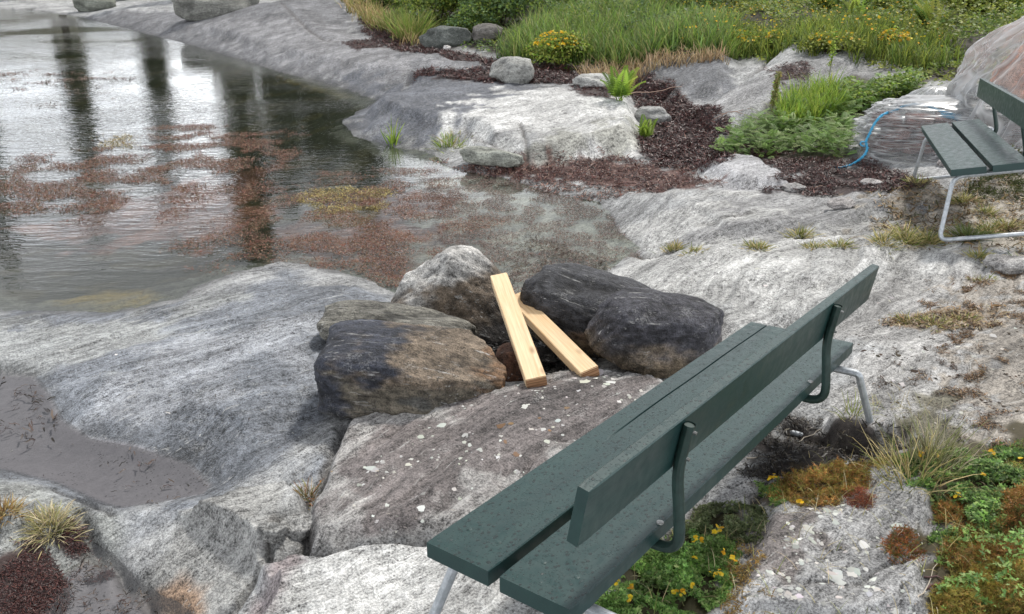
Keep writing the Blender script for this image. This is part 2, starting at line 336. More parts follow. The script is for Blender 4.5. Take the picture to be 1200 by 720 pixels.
# ------------------------------------------------------------ mesh helpers
def tag(o, label=None, cat=None, group=None, kind=None):
    if label: o['label'] = label
    if cat: o['category'] = cat
    if group: o['group'] = group
    if kind: o['kind'] = kind
    return o
def mesh_np(name, V, F, material, cols=None, parent=None, smooth=False, fattrs=None):
    V = np.asarray(V, np.float32); me = bpy.data.meshes.new(name)
    if isinstance(F, np.ndarray):
        k = F.shape[1]; nf = len(F); me.vertices.add(len(V)); me.vertices.foreach_set('co', V.ravel())
        me.loops.add(nf*k); me.loops.foreach_set('vertex_index', F.astype(np.int32).ravel())
        me.polygons.add(nf); me.polygons.foreach_set('loop_start', np.arange(0, nf*k, k, dtype=np.int32))
    else:
        me.from_pydata([tuple(map(float, v)) for v in V], [], F)
    me.update(calc_edges=True)
    if smooth: me.polygons.foreach_set('use_smooth', np.ones(len(me.polygons), bool))
    if cols is not None:
        at_ = me.attributes.new('Col', 'FLOAT_COLOR', 'POINT'); c4 = np.ones((len(V), 4), np.float32); c4[:, :3] = cols; at_.data.foreach_set('color', c4.ravel())
    for k_, v_ in (fattrs or {}).items():
        v_ = np.asarray(v_, np.float32)
        if v_.ndim == 1: me.attributes.new(k_, 'FLOAT', 'POINT').data.foreach_set('value', v_)
        else: me.attributes.new(k_, 'FLOAT_VECTOR', 'POINT').data.foreach_set('vector', v_.ravel())
    me.materials.append(material)
    o = bpy.data.objects.new(name, me); COL.objects.link(o)
    if parent is not None: o.parent = parent
    return o
def empty(name, loc=(0, 0, 0)):
    o = bpy.data.objects.new(name, None); COL.objects.link(o); o.location = loc; o.empty_display_size = .1; return o
def tube(path, rad, sides=10, cap=True):
    P = [Vector(p) for p in path]; V = []; F = []; up = None
    for i, p in enumerate(P):
        d = (P[min(i+1, len(P)-1)]-P[max(i-1, 0)]).normalized()
        if up is None: up = d.orthogonal().normalized()
        else: up = (up-d*up.dot(d)).normalized()
        q = d.cross(up); r = rad[i] if hasattr(rad, '__len__') else rad
        for k in range(sides):
            a = 2*math.pi*k/sides; V.append(tuple(p+(up*math.cos(a)+q*math.sin(a))*r))
    for i in range(len(P)-1):
        for k in range(sides):
            a = i*sides+k; b = i*sides+(k+1) % sides; F.append((a, b, b+sides, a+sides))
    if cap: F.append(tuple(range(sides))[::-1]); F.append(tuple(range(len(V)-sides, len(V))))
    return V, F
def rounded(path, r, n=6):
    P = [Vector(p) for p in path]; out = [P[0]]
    for i in range(1, len(P)-1):
        a = (P[i-1]-P[i]); b = (P[i+1]-P[i]); k = min(r, a.length*.49, b.length*.49)
        s = P[i]+a.normalized()*k; e_ = P[i]+b.normalized()*k
        for j in range(n+1):
            u = j/n; out.append(s*(1-u)**2+P[i]*2*u*(1-u)+e_*u*u)
    return out+[P[-1]]
def joinvf(items):
    V = []; F = []
    for v, f in items:
        o = len(V); V += list(v); F += [tuple(i+o for i in q) for q in f]
    return V, F
def smooth_by(o, deg=35):
    me = o.data; me.polygons.foreach_set('use_smooth', np.ones(len(me.polygons), bool))
    try: me.set_sharp_from_angle(angle=R(deg))
    except Exception: pass
    return o

# ------------------------------------------------------------ ground sheet
rows = [0.02, .25, .45, .62, .76]
r_ = .88
while r_ < 62: rows.append(r_); r_ += .0026*r_**1.5+.0008*r_
for q in (66, 72, 80, 95, 120, 160, 240, 400, 700, 1200): rows.append(q)
rows = np.array(rows)
fine = np.arange(-41, 41.01, .092); coarse = np.arange(43, 317.1, 3.0)
azs = np.radians(np.concatenate([fine, coarse]))
RR, AZ = np.meshgrid(rows, azs, indexing='ij'); X = RR*np.sin(AZ); Y = RR*np.cos(AZ)
Z = H(X, Y); nr, na = X.shape
print('ground', nr, na, nr*na, time.time()-T0)
# ------------------------------------------------------------ quick lookup of the built ground
_az0, _fi = azs, np.arange(len(azs))
def Hg(x, y):
    r = np.hypot(x, y); a = np.arctan2(x, y); a = np.where(a < azs[0], a+2*np.pi, a)
    i = np.clip(np.searchsorted(rows, r)-1, 0, nr-2); fr = np.clip((r-rows[i])/(rows[i+1]-rows[i]), 0, 1)
    j = np.clip(np.searchsorted(azs, a)-1, 0, na-2); fa_ = np.clip((a-azs[j])/(azs[j+1]-azs[j]), 0, 1)
    return (Z[i, j]*(1-fa_)+Z[i, j+1]*fa_)*(1-fr)+(Z[i+1, j]*(1-fa_)+Z[i+1, j+1]*fa_)*fr
def drop(px, py):
    """ground point seen at photo x, y"""
    d = ray(px, py); t = np.geomspace(.8, 70, 2500); z = CH+d[2]*t-Hg(d[0]*t, d[1]*t)
    i = int(np.argmax(z < 0)) if (z < 0).any() else 2499
    t0, t1 = t[max(i-1, 0)], t[i]; z0, z1 = z[max(i-1, 0)], z[i]; q = t0+(t1-t0)*z0/(z0-z1+1e-9)
    return np.array([d[0]*q, d[1]*q, CH+d[2]*q])
ii = (np.arange(nr-1)[:, None]*na+np.arange(na)[None]); jj = (np.arange(nr-1)[:, None]*na+(np.arange(na)[None]+1) % na)
F = np.stack([ii, ii+na, jj+na, jj], -1).reshape(-1, 4)
def ground_colour(x, y, z):
    C = np.zeros(x.shape+(3,)); rk = np.ones(x.shape); a, b = foliation(x, y)
    C[:] = (.33, .335, .335)
    def lay(pts, zz, col, soft=.1, rock=1., amt=1., nz=.5, nf=3., seed=0):
        P = pts if isinstance(pts, Poly) else Poly(pts, 'g' if min(q[1] for q in pts) > -20 and max(q[1] for q in pts) < 260 else zz)
        s = P.sd(x, y, 1.2); m = s > -1.19
        xs, ys = x[m], y[m]
        q = s[m]+nz*soft*fbm(xs*nf, ys*nf, 3, 200+seed)*1.6
        k = ss(q, -soft*.5, soft*.5)*amt
        C[m] = C[m]*(1-k[:, None])+np.array(col)*k[:, None]; rk[m] = rk[m]*(1-k)+rock*k
    # left slab: blue grey with pale sweeps
    lay([(-400,360),(230,340),(330,308),(456,335),(420,400),(400,480),(380,560),(300,580),(-400,640)], .12, (.19, .205, .228), .3)
    lay([(180,400),(330,370),(460,345),(440,375),(320,430),(200,470),(100,470)], .2, (.31, .325, .35), .3, nz=1.2, nf=2.2, seed=3)
    lay([(-200,372),(60,372),(230,350),(280,335),(150,420),(60,430),(-200,440)], .1, (.27, .28, .28), .2, nz=1., seed=4)
    # far shelves
    lay([(-100,2),(400,0),(450,60),(620,80),(640,112),(400,104),(200,60),(0,14)], .3, (.15, .152, .16), .5, nz=.6)
    lay([(230,30),(330,22),(440,45),(520,78),(440,84),(330,66)], .3, (.22, .22, .228), .5, nz=1.2, seed=5)
    lay([(390,86),(480,96),(560,98),(640,100),(600,118),(562,132),(548,162),(500,172),(440,170),(385,146),(440,118)], .15, (.115, .122, .138), .25, .8, nz=.7, seed=6)
    lay([(560,120),(600,105),(700,105),(740,120),(755,150),(750,178),(600,195),(560,165),(520,160)], .15, (.50, .50, .49), .35, nz=1., seed=7)
    lay([(660,160),(755,150),(750,180),(600,198),(590,180)], .1, (.33, .33, .30), .2, nz=1., seed=8)
    lay([(740,66),(862,66),(865,104),(790,112),(742,98)], .4, (.15, .155, .165), .2, nz=.7)
    lay([(800,118),(900,90),(960,72),(1060,72),(1040,95),(960,120),(840,136)], .4, (.26, .26, .262), .25, nz=.9)
    lay([(815,196),(850,182),(885,184),(935,218),(925,228),(860,228)], .12, (.36, .36, .37), .1)
    # right-hand rock field
    lay([(700,330),(722,262),(718,240),(860,230),(1100,232),(1250,250),(1200,420),(1000,420),(860,430),(790,385),(740,350)], .2, (.41, .41, .40), .3, nz=.8, seed=9)
    lay([(740,270),(790,285),(870,288),(960,282),(940,270),(840,276)], .15, (.24, .24, .24), .1, nz=1.2, seed=10)
    lay([(860,232),(1100,214),(1120,245),(1000,250),(860,245)], .2, (.27, .27, .27), .15, nz=1.2, seed=11)
    lay([(1000,330),(1250,300),(1400,600),(1060,560),(1000,500),(980,420)], .36, (.35, .345, .335), .2, nz=.8, seed=12)
    lay([(730,360),(790,372),(850,400),(900,440),(840,450),(760,390)], .18, (.2, .195, .19), .12, nz=.8, seed=13)
    # front slab, brownish, paler at its edges
    lay([(441,479),(408,488),(384,530),(374,570),(357,600),(360,638),(500,641),(700,650),(830,500),(760,455),(640,452),(520,479)], .26, (.30, .29, .28), .06)
    lay([(440,500),(410,540),(392,600),(440,620),(520,608),(640,575),(740,510),(775,462),(640,456),(540,486)], .27, (.150, .134, .13), .10, nz=1., nf=5, seed=14)
    lay([(362,648),(500,645),(700,690),(700,860),(255,790),(280,694),(304,668)], .28, (.40, .40, .39), .05)
    lay([(137,656),(215,598),(330,578),(352,636),(272,688),(206,703)], .2, (.30, .30, .29), .05)
    lay([(170,690),(175,665),(215,655),(235,665),(225,695),(200,700)], .2, (.42, .29, .2), .09, nz=.8, seed=15)
    lay([(300,670),(330,650),(345,680),(320,720),(280,720),(280,690)], .26, (.25, .22, .22), .1, nz=.8, seed=16)
    lay([(-200,560),(60,568),(130,600),(100,655),(60,650),(-200,650)], .16, (.27, .28, .27), .1)
    # lower right slab
    lay([(820,760),(870,640),(905,600),(960,590),(1040,560),(1095,565),(1090,640),(1080,760)], .3, (.33, .33, .33), .06)
    lay([(870,690),(880,640),(920,610),(980,610),(960,660),(900,700)], .3, (.17, .155, .15), .06, nz=1.2, nf=7, seed=17)
    lay([(780,620),(880,560),(905,590),(880,640),(800,680)], .28, (.37, .365, .36), .06)
    lay([(960,502),(1000,490),(1048,506),(1050,532),(1010,542)], .3, (.36, .35, .345), .04)
    # earth, moss
    earth = (.042, .034, .024)
    lay([(410,-5),(440,22),(520,55),(600,66),(700,80),(740,92),(860,66),(1050,70),(1090,95),(1400,60),(1400,-3),(400,-3)], .7, earth, .3, 0)
    lay([(840,185),(850,160),(900,130),(1000,90),(1090,95),(1070,130),(1000,140),(990,190),(900,188)], .25, (.05, .045, .028), .12, 0)
    weed = (.034, .017, .015)
    for k_, (pts, zz) in enumerate(WEEDS): lay(pts, zz, weed if k_ != 3 else (.10, .05, .04), .12 if k_ < 6 else .06, 0.15, .96, 1.0, 5, 30+k_)
    lay([(880,525),(905,500),(940,488),(985,512),(1050,540),(1050,560),(985,560),(930,570),(890,565)], .27, (.025, .02, .018), .05, 0.2, 1, 1.2, 9, 40)
    lay([(1040,225),(1210,200),(1300,330),(1150,300),(1090,290),(1040,285)], .3, (.24, .19, .12), .12, .1, .55, 2.2, 5, 41)
    lay([(1040,372),(1090,362),(1165,366),(1160,384),(1100,384)], .37, (.17, .11, .05), .05, .1, .8, 1.3, 8, 42)
    lay([(1120,330),(1220,310),(1240,540),(1160,520),(1130,440)], .4, (.22, .17, .11), .05, .4, .45, 3, 9, 43)
    lay([(1050,545),(1120,530),(1300,520),(1300,800),(1080,800),(1095,640),(1095,560)], .34, (.06, .05, .025), .06, 0, 1, 1., 6, 44)
    lay([(958,502),(985,488),(1010,488),(1050,506),(1056,528),(1030,530),(990,516)], .3, (.36, .355, .35), .03, 1, 1, .6, 9, 49)
    lay([(895,600),(880,570),(930,550),(1000,560),(1040,556),(1000,590),(950,598)], .29, (.07, .05, .025), .05, 0, 1, 1., 6, 45)
    lay([(690,760),(720,690),(770,640),(830,600),(870,610),(850,680),(830,760)], .28, (.05, .045, .02), .05, 0, 1, .8, 6, 46)
    lay([(1060,480),(1110,470),(1120,545),(1060,545)], .34, (.09, .08, .04), .05, .2, .8, 1., 6, 47)
    # black scorched floor of the fire pit
    lay([(560,380),(600,360),(660,372),(700,420),(690,450),(640,455),(590,470),(560,440)], .08, (.018, .017, .016), .08, .2, 1, .4, 5, 48)
    far = ss(np.hypot(x, y), 24, 34)*ss(x*.0+y, 5, 15)*ss(z, .5, .9); C[:] = C*(1-far[..., None])+np.array((.05, .05, .025))*far[..., None]; rk[:] = rk*(1-far)
    # everything under water
    dm = MAIN.sd(x, y, 1.5); u = ss(-z, .0, .05)*(dm > -.3)
    sed = np.zeros(C.shape); sed[:] = (.017, .020, .013)
    q = ss(fbm(x*1.5, y*2.2, 4, 300), .05, .45)[..., None]; sed = sed*(1-q)+np.array((.040, .036, .016))*q
    chan = Poly([(505,190),(640,218),(710,240),(760,290),(700,340),(560,390),(480,330),(505,260)], 0).sd(x, y, 1.)
    q = ss(chan, -.35, .15)[..., None]; sed = sed*(1-q)+np.array((.40, .385, .41))*q
    q = (REDMAT(x, y)*.92)[..., None]; sed = sed*(1-q)+np.array((.155, .066, .048))*np.clip(1+.5*fbm(x*4, y*4, 3, 311)+.4*fbm(x*22, y*22, 2, 312), .3, 2)[..., None]*q
    yel = np.maximum(Poly([(355,232),(400,218),(455,220),(440,246),(380,250)], 0).sd(x, y, 1.), Poly([(50,345),(110,322),(180,330),(200,350),(120,366),(55,362)], 0).sd(x, y, 1.))
    yel = np.maximum(yel, Poly([(325,84),(400,98),(447,119),(400,112),(330,92)], 0).sd(x, y, 1.))
    q = (ss(yel+.1*fbm(x*3, y*3, 3, 320), -.05, .12)*.9)[..., None]; sed = sed*(1-q)+np.array((.20, .145, .045))*q
    C[:] = C*(1-u[..., None])+sed*u[..., None]; rk[:] = rk*(1-.7*u)
    # dark tide mark and damp rims
    rim = ss(z, .06, .0)*ss(dm, -.5, -.02)*(1-u)*.62*(1-ss(chan, -.5, 0)*.6); C *= (1-rim)[..., None]
    wet = rim.copy()
    for P, zz in ((POOLA, ZA), (POOLB, ZB)):
        s = P.sd(x, y, .4); k = ss(s, .0, .03)[..., None]*.9; C[:] = C*(1-k)+np.array((.275, .265, .285))*k; rk[:] = rk*(1-1.08*k[:, 0])
        kk = ss(s, -.10, 0)*.28; C *= (1-kk)[..., None]; wet = np.maximum(wet, kk*2)
    for P, ww, d in CRACKS:
        if d >= .03:
            k = (np.exp(-(P.dist(x, y)/(ww*.8))**2)*.55)[..., None]; C[:] = C*(1-k)+np.array((.05, .042, .035))*k
    # folded pale quartz bands and dark mica bands
    band = np.clip(.5+.9*fbm(a*.8, b*7, 3, 330), 0, 1); band2 = np.clip(.5+1.1*fbm(a*1.6, b*18, 3, 333), 0, 1)
    f = 1+rk*((band-.5)*.32+(band2-.5)*.22+.3*fbm(x*1.1, y*1.1, 4, 336)); C *= np.clip(f, .35, 1.9)[..., None]
    return np.clip(C, .004, .7), rk, wet
WEEDS = [
([(425,22),(445,30),(520,60),(560,66),(600,76),(690,84),(735,94),(722,108),(660,98),(620,94),(570,78),(520,66),(470,60),(430,38)], .35),
([(478,93),(520,85),(570,82),(620,84),(640,97),(560,97)], .25),
([(735,94),(790,103),(830,128),(852,160),(838,190),(800,200),(772,192),(757,178),(762,140),(745,118)], .12),
([(560,198),(640,193),(720,186),(800,200),(835,216),(760,224),(700,218),(600,208)], .04),
([(880,176),(1000,194),(1062,208),(1080,222),(960,230),(905,226),(935,208)], .18),
([(905,80),(940,74),(948,90),(915,100)], .5),
([(0,652),(42,648),(70,676),(66,705),(40,740),(0,740)], .1),
([(85,606),(100,640),(120,652),(95,652),(75,620)], .14),
([(400,50),(440,44),(450,56),(420,60)], .4), ([(670,100),(720,104),(715,116),(680,112)], .3),
]
Cg, rk, wet = ground_colour(X.ravel(), Y.ravel(), Z.ravel())
fa, fb = foliation(X.ravel(), Y.ravel())
ground = mesh_np('ground', np.stack([X, Y, Z], -1).reshape(-1, 3), F, ROCK, Cg, None, True, {'rk': rk, 'wet': wet, 'fol': np.stack([fa, fb, Z.ravel()], 1)})
tag(ground, kind='structure'); print('ground done', time.time()-T0)

# ------------------------------------------------------------ water
def sheet(name, pts, z, m):
    if sum(pts[i-1][0]*pts[i][1]-pts[i][0]*pts[i-1][1] for i in range(len(pts))) < 0: pts = pts[::-1]
    o = mesh_np(name, [(x, y, z) for x, y in pts], [tuple(range(len(pts)))], m); tag(o, kind='structure'); return o
sheet('water', [(-60, 3.0), (2.3, 3.6), (3.2, 9), (2.0, 14), (-3, 22), (-8, 50), (-60, 60)], 0, WATER)
def grown(P, g):
    c = P.P.mean(0); d = P.P-c; return [tuple(c+v*(1+g/np.hypot(*v))) for v in d]
sheet('rock_pool_water', grown(POOLA, .12), ZA, POOLW); sheet('rock_pool_water', grown(POOLB, .10), ZB, POOLW)

# ------------------------------------------------------------ loose stones
def ico(sub):
    import bmesh
    bm = bmesh.new(); bmesh.ops.create_icosphere(bm, subdivisions=sub, radius=1); V = np.array([v.co[:] for v in bm.verts]); F_ = np.array([[v.index for v in f.verts] for f in bm.faces]); bm.free(); return V, F_
ICO = {k: ico(k) for k in (2, 3, 4, 5, 6)}
def stone_mesh(name, dims, seed, sub=5, sq=3.2, facets=9, cut=.80, taper=0., lump=.07, colour=None, material=None, parent=None, shape=None):
    g = np.random.default_rng(seed); P, F_ = ICO[sub]; P = P/(np.abs(P)**sq).sum(1, keepdims=True)**(1/sq)
    for k in range(facets):
        n = g.normal(size=3); n /= np.linalg.norm(n); d = g.uniform(cut, 1.08); q = P@n-d; P = P-np.outer(np.where(q > 0, q*.92, 0), n)
    P[:, :2] *= (1-taper*(P[:, 2:]+1)/2)
    if shape: P = shape(P)
    s = seed*3.1
    nz = fbm(P[:, 0]*1.6+s, P[:, 1]*1.6+P[:, 2]*1.3, 4, 100)+fbm(P[:, 2]*1.7+s, P[:, 0]*1.1-P[:, 1]*1.5, 4, 120)
    fine_ = fbm(P[:, 0]*9+s, P[:, 1]*9+P[:, 2]*7, 3, 140)
    nn = P/np.linalg.norm(P, axis=1, keepdims=True); P = P+nn*(lump*.75*nz+.010*fine_)[:, None]
    V = P*np.array(dims)/2
    C = colour(P, V, nz, fine_) if callable(colour) else np.array(colour)*np.clip(1+.35*nz+.25*fine_, .3, 1.8)[:, None]
    return mesh_np(name, V, F_, material or STONE, C, parent, True)
def put(o, px, py, dims, yaw=0, tilt=(0, 0), sink=.18, zoff=None):
    """foot of the near side stands at photo x, y"""
    p = drop(px, py); d = np.hypot(p[0], p[1]); k = (d+dims[1]*.42)/d; x, y = p[0]*k, p[1]*k
    z = float(H(x, y)) if zoff is None else zoff
    o.location = (x, y, z+dims[2]*(.5-sink)); o.rotation_euler = (tilt[0], tilt[1], yaw); return o
def charred(pale, patch_side=0, lich=0.):
    def f(P, V, nz, fi):
        a = ss(fbm(P[:, 0]*1.4+3+patch_side, P[:, 1]*1.4+P[:, 2], 3, 150)+.55*P[:, 2]-patch_side*P[:, 0]*.5, -.05, .25)
        c = np.array(pale)*(1-a[:, None])+np.array((.040, .042, .050))*a[:, None]
        o_ = ss(fbm(P[:, 0]*2+8, P[:, 2]*2-P[:, 1]*2, 4, 160), .15, .5)[:, None]*.6; c = c*(1-o_)+np.array((.17, .12, .07))*o_*(1-.6*a[:, None])+c*0
        c = c*np.clip(1+.3*nz+.35*fi, .3, 1.8)[:, None]; return c
    return f
def c_front(P, V, nz, fi):
    x, y, z = P.T; w_ = .25*fbm(x*2, y*2+z*2, 4, 170)
    c = np.zeros(P.shape); c[:] = (.125, .11, .085)
    k = ss(w_+z, .25, .6)[:, None]; c = c*(1-k)+np.array((.17, .135, .10))*k
    k = ss(w_*1.6-x*.9+z*.4+.22*fbm(x*5, z*5+y*4, 3, 177), .38, .80)[:, None]; c = c*(1-k)+np.array((.042, .046, .060))*k        # soot
    k = ss(w_*1.4-.9*np.hypot(x-.15, z-.1)+.2, .0, .2)[:, None]*.8; c = c*(1-k)+np.array((.05, .052, .05))*k
    k = ss(w_+x, .72, .9)[:, None]*.6; c = c*(1-k)+np.array((.23, .12, .055))*k
    k = ss(-z+w_, .45, .8)[:, None]*.75; c = c*(1-k)+np.array((.05, .048, .04))*k
    return c*np.clip(1+.4*nz+.5*fi+.3*fbm(x*14, z*14+y*9, 2, 175), .25, 2)[:, None]
o = stone_mesh('stone', (.80, .48, .39), 3, 6, 5.5, 9, .80, colour=c_front, lump=.05); put(o, 487, 478, (.80, .48, .39), R(-4), (R(4), R(4)), .19)
tag(o, 'big blocky fire pit stone with sooty black left shoulder and brown front face', 'stone', 'stones ringing the fire pit')
def c_flat(P, V, nz, fi):
    c = np.array((.15, .145, .125))*np.clip(1+.5*nz+.5*fi+.4*fbm(P[:, 0]*5, P[:, 1]*12, 3, 181), .25, 2)[:, None]; return c
o = stone_mesh('stone', (.80, .42, .30), 8, 6, 3.2, 14, .74, colour=c_flat, lump=.06); put(o, 468, 430, (.80, .42, .30), R(3), (R(-6), R(7)), .22)
tag(o, 'flat grey green stone lying behind the blocky sooty stone', 'stone', 'stones ringing the fire pit')
def c_peak(P, V, nz, fi):
    x, y, z = P.T; w_ = .3*fbm(x*2, y*2+z*2, 4, 190)
    c = np.zeros(P.shape); c[:] = (.15, .12, .09)
    k = ss(w_+z*.9-x*.5, .25, .55)[:, None]; c = c*(1-k)+np.array((.40, .39, .37))*k
    k = ss(w_*1.2+x*.7-z*.9+.1*(-y), .35, .75)[:, None]; c = c*(1-k)+np.array((.028, .025, .023))*k
    return c*np.clip(1+.4*nz+.5*fi, .25, 2)[:, None]
def peak(P):
    P = P.copy(); t = (P[:, 2]+1)/2; P[:, 0] = P[:, 0]*(1-.62*t**1.4)+.08*t; P[:, 1] *= (1-.45*t); return P
o = stone_mesh('stone', (.86, .60, .60), 21, 6, 3.2, 14, .76, colour=c_peak, lump=.06, shape=peak); put(o, 530, 404, (.86, .6, .60), R(-12), (0, R(4)), .22)
tag(o, 'pointed fire pit stone with pale top and scorched right side', 'stone', 'stones ringing the fire pit')
def c_dark(P, V, nz, fi):
    x, y, z = P.T; w_ = .3*fbm(x*2, y*2+z*2, 4, 200)
    c = np.zeros(P.shape); c[:] = (.046, .047, .052)
    k = ss(w_-z*.9-.3*y, .25, .7)[:, None]; c = c*(1-k)+np.array((.17, .135, .085))*k
    k = ss(w_-1.2*np.hypot(x+.05, z+.1)+.25-.1*y, .1, .3)[:, None]*.8; c = c*(1-k)+np.array((.19, .13, .085))*k
    return c*np.clip(1+.45*nz+.6*fi, .3, 2)[:, None]
o = stone_mesh('stone', (.80, .52, .43), 34, 6, 3.4, 15, .72, colour=c_dark, lump=.06); put(o, 700, 420, (.80, .52, .43), R(-22), (R(-5), R(12)), .20)
tag(o, 'long blackened stone behind the two timber offcuts', 'stone', 'stones ringing the fire pit')
def c_right(P, V, nz, fi):
    x, y, z = P.T; w_ = .3*fbm(x*2+4, y*2+z*2, 4, 210)
    c = np.zeros(P.shape); c[:] = (.055, .055, .064)
    k = ss(w_*1.2-z*.9-.2*y, -.05, .5)[:, None]; c = c*(1-k)+np.array((.19, .15, .105))*k
    k = ss(w_*1.3-z+.5*x, .75, 1.1)[:, None]*.6; c = c*(1-k)+np.array((.22, .13, .06))*k
    return c*np.clip(1+.4*nz+.6*fi, .3, 2)[:, None]
o = stone_mesh('stone', (.68, .50, .40), 47, 6, 3.2, 16, .70, colour=c_right, lump=.06); put(o, 768, 443, (.66, .50, .41), R(10), (0, R(8)), .14)
tag(o, 'faceted dark stone at the right of the pit beside the bench planks', 'stone', 'stones ringing the fire pit')
o = stone_mesh('stone', (.22, .18, .20), 51, 4, 2.8, 7, .8, colour=(.11, .055, .035)); put(o, 607, 446, (.22, .18, .20), 0, (0, 0), .2)
tag(o, 'small rusty brown stone inside the fire pit under the timber', 'stone', 'stones in the fire pit')
o = stone_mesh('stone', (.16, .13, .10), 52, 4, 2.8, 7, .8, colour=(.035, .032, .03)); put(o, 632, 430, (.16, .13, .10), 0, (0, 0), .2)
tag(o, 'small black stone in the fire pit beneath the leaning timber', 'stone', 'stones in the fire pit')
for (px, py, dims, yaw, sd_, col, lab, sq) in [
  (255, 19, (2.0, 1.0, .85), 5, 61, (.20, .20, .18), 'long angular boulder on the far shore at the top edge', 3),
  (112, 13, (1.3, .9, .7), 0, 62, (.19, .20, .17), 'rounder boulder at the water edge, far top left', 2.6),
  (150, 0, (1.2, .8, .6), 0, 63, (.3, .3, .28), 'pale boulder at the far top edge between two larger ones', 2.6),
  (600, 97, (.60, .45, .40), 4, 64, (.31, .31, .29), 'rounded grey boulder standing in the dark dried seaweed', 2.8),
  (523, 57, (.90, .55, .42), -6, 65, (.11, .12, .11), 'dark green grey rock under the shrubs at the top', 3.2),
  (572, 50, (.55, .45, .36), 0, 66, (.13, .12, .11), 'small brown rock under the shrubs beside bare earth', 2.8),
  (698, 103, (.62, .40, .20), -5, 67, (.40, .40, .38), 'low pale stone behind the fern on the far slab', 2.6),
  (765, 147, (.44, .30, .26), -28, 68, (.36, .36, .35), 'pale grooved stone to the right of the fern', 2.8),
  (577, 196, (.66, .22, .17), -26, 69, (.30, .31, .27), 'slanting flake of pale rock at the foot of the far slab', 3.4),
  (524, 60, (.14, .12, .10), 0, 70, (.6, .58, .56), 'small white stone on the dark seaweed by the shrubs', 2.4),
  (150, 57, (.50, .30, .12), 0, 71, (.42, .42, .40), 'white stone just breaking the water at the upper left', 2.4),
  (853, 170, (.26, .20, .10), 10, 72, (.30, .29, .28), 'low grey stone left of the green leafy patch', 2.8),
  (930, 225, (.18, .14, .07), 10, 73, (.34, .33, .32), 'small flat stone in front of the silverweed patch', 2.8),
  (1112, 195, (.2, .15, .06), 10, 74, (.28, .26, .25), 'flat brown stone in front of the plastic covered stack', 3),
  (1020, 218, (.16, .12, .05), -10, 75, (.38, .36, .35), 'pale flat stone on reddish litter before the plastic', 3),
  (352, 634, (.12, .09, .08), 20, 76, (.36, .36, .35), 'small broken stone wedged in the crack between the slabs', 3.4),
  (322, 640, (.10, .07, .06), 0, 77, (.25, .25, .24), 'grey chip wedged at the left end of the rock crack', 3.4),
  (1186, 322, (.30, .2, .10), 0, 78, (.33, .32, .31), 'low grey stone by the right edge near the second bench', 3),
  (985, 245, (.2, .15, .07), 0, 79, (.35, .33, .32), 'tiny flat stone on the pale rock before the second bench', 3)]:
    o = stone_mesh('stone', dims, sd_, 4, sq, 8, .8, colour=col, lump=.11); put(o, px, py, dims, R(yaw), (0, 0), .25); tag(o, lab, 'stone')

# ------------------------------------------------------------ timber offcuts
m, t, n, l, p = mat('pine_timber')
tcn = n.new('ShaderNodeTexCoord'); O = tcn.outputs['Object']
g1 = noise(t, vscale(t, O, (60, 1.6, 60)), 1, 4, .6); g2 = noise(t, vscale(t, O, (220, 6, 220)), 1, 2, .6); g3 = noise(t, O, 5, 4)
mp_ = vscale(t, O, (9, 3.2, 9)); vo = n.new('ShaderNodeTexVoronoi'); l.new(mp_, vo.inputs['Vector']); vo.inputs['Scale'].default_value = 1.1
rpw = nd(t, 'ValToRGB'); l.new(math_(t, 'ADD', math_(t, 'MULTIPLY', g1, .7), math_(t, 'MULTIPLY', g2, .3)), rpw.inputs[0]); e = rpw.color_ramp.elements
e[0].position = .3; e[0].color = (.62, .41, .20, 1); e[1].position = .65; e[1].color = (.90, .72, .48, 1)
kn = mapr(t, vo.outputs['Distance'], .05, .16, 1, 0); mk = nd(t, 'Mix', data_type='RGBA'); l.new(math_(t, 'MULTIPLY', kn, .8), mk.inputs[0]); l.new(rpw.outputs[0], mk.inputs[6]); mk.inputs[7].default_value = (.28, .15, .07, 1)
md_ = nd(t, 'Mix', data_type='RGBA'); l.new(mapr(t, g3, .5, .75, 0, .25), md_.inputs[0]); l.new(mk.outputs[2], md_.inputs[6]); md_.inputs[7].default_value = (.45, .36, .26, 1); l.new(md_.outputs[2], p.inputs['Base Color'])
b = nd(t, 'Bump', Strength=.4, Distance=.002); l.new(g2, b.inputs['Height']); l.new(b.outputs[0], p.inputs['Normal']); p.inputs['Roughness'].default_value = .65
TIMBER = m
m, t, n, l, p = mat('timber_end_grain')
tcn = n.new('ShaderNodeTexCoord'); wv = nd(t, 'TexWave', Scale=22, Distortion=1.5); wv.wave_type = 'RINGS'; l.new(vscale(t, tcn.outputs['Object'], (1, .05, 2)), wv.inputs[0])
rpw = nd(t, 'ValToRGB'); l.new(wv.outputs[0], rpw.inputs[0]); e = rpw.color_ramp.elements; e[0].color = (.20, .10, .045, 1); e[1].color = (.38, .21, .11, 1)
l.new(rpw.outputs[0], p.inputs['Base Color']); p.inputs['Roughness'].default_value = .85; ENDG = m
def bevbox(sx, sy, sz, bv=.003, seg=2):
    import bmesh
    bm = bmesh.new(); bmesh.ops.create_cube(bm, size=1); bmesh.ops.scale(bm, vec=(sx, sy, sz), verts=bm.verts)
    bmesh.ops.bevel(bm, geom=bm.edges[:], offset=bv, segments=seg, affect='EDGES'); V = [v.co[:] for v in bm.verts]; F_ = [tuple(v.index for v in f.verts) for f in bm.faces]; bm.free(); return V, F_
def ray_at(px, py, z): x, y = at(px, py, z); return Vector((float(x), float(y), z))
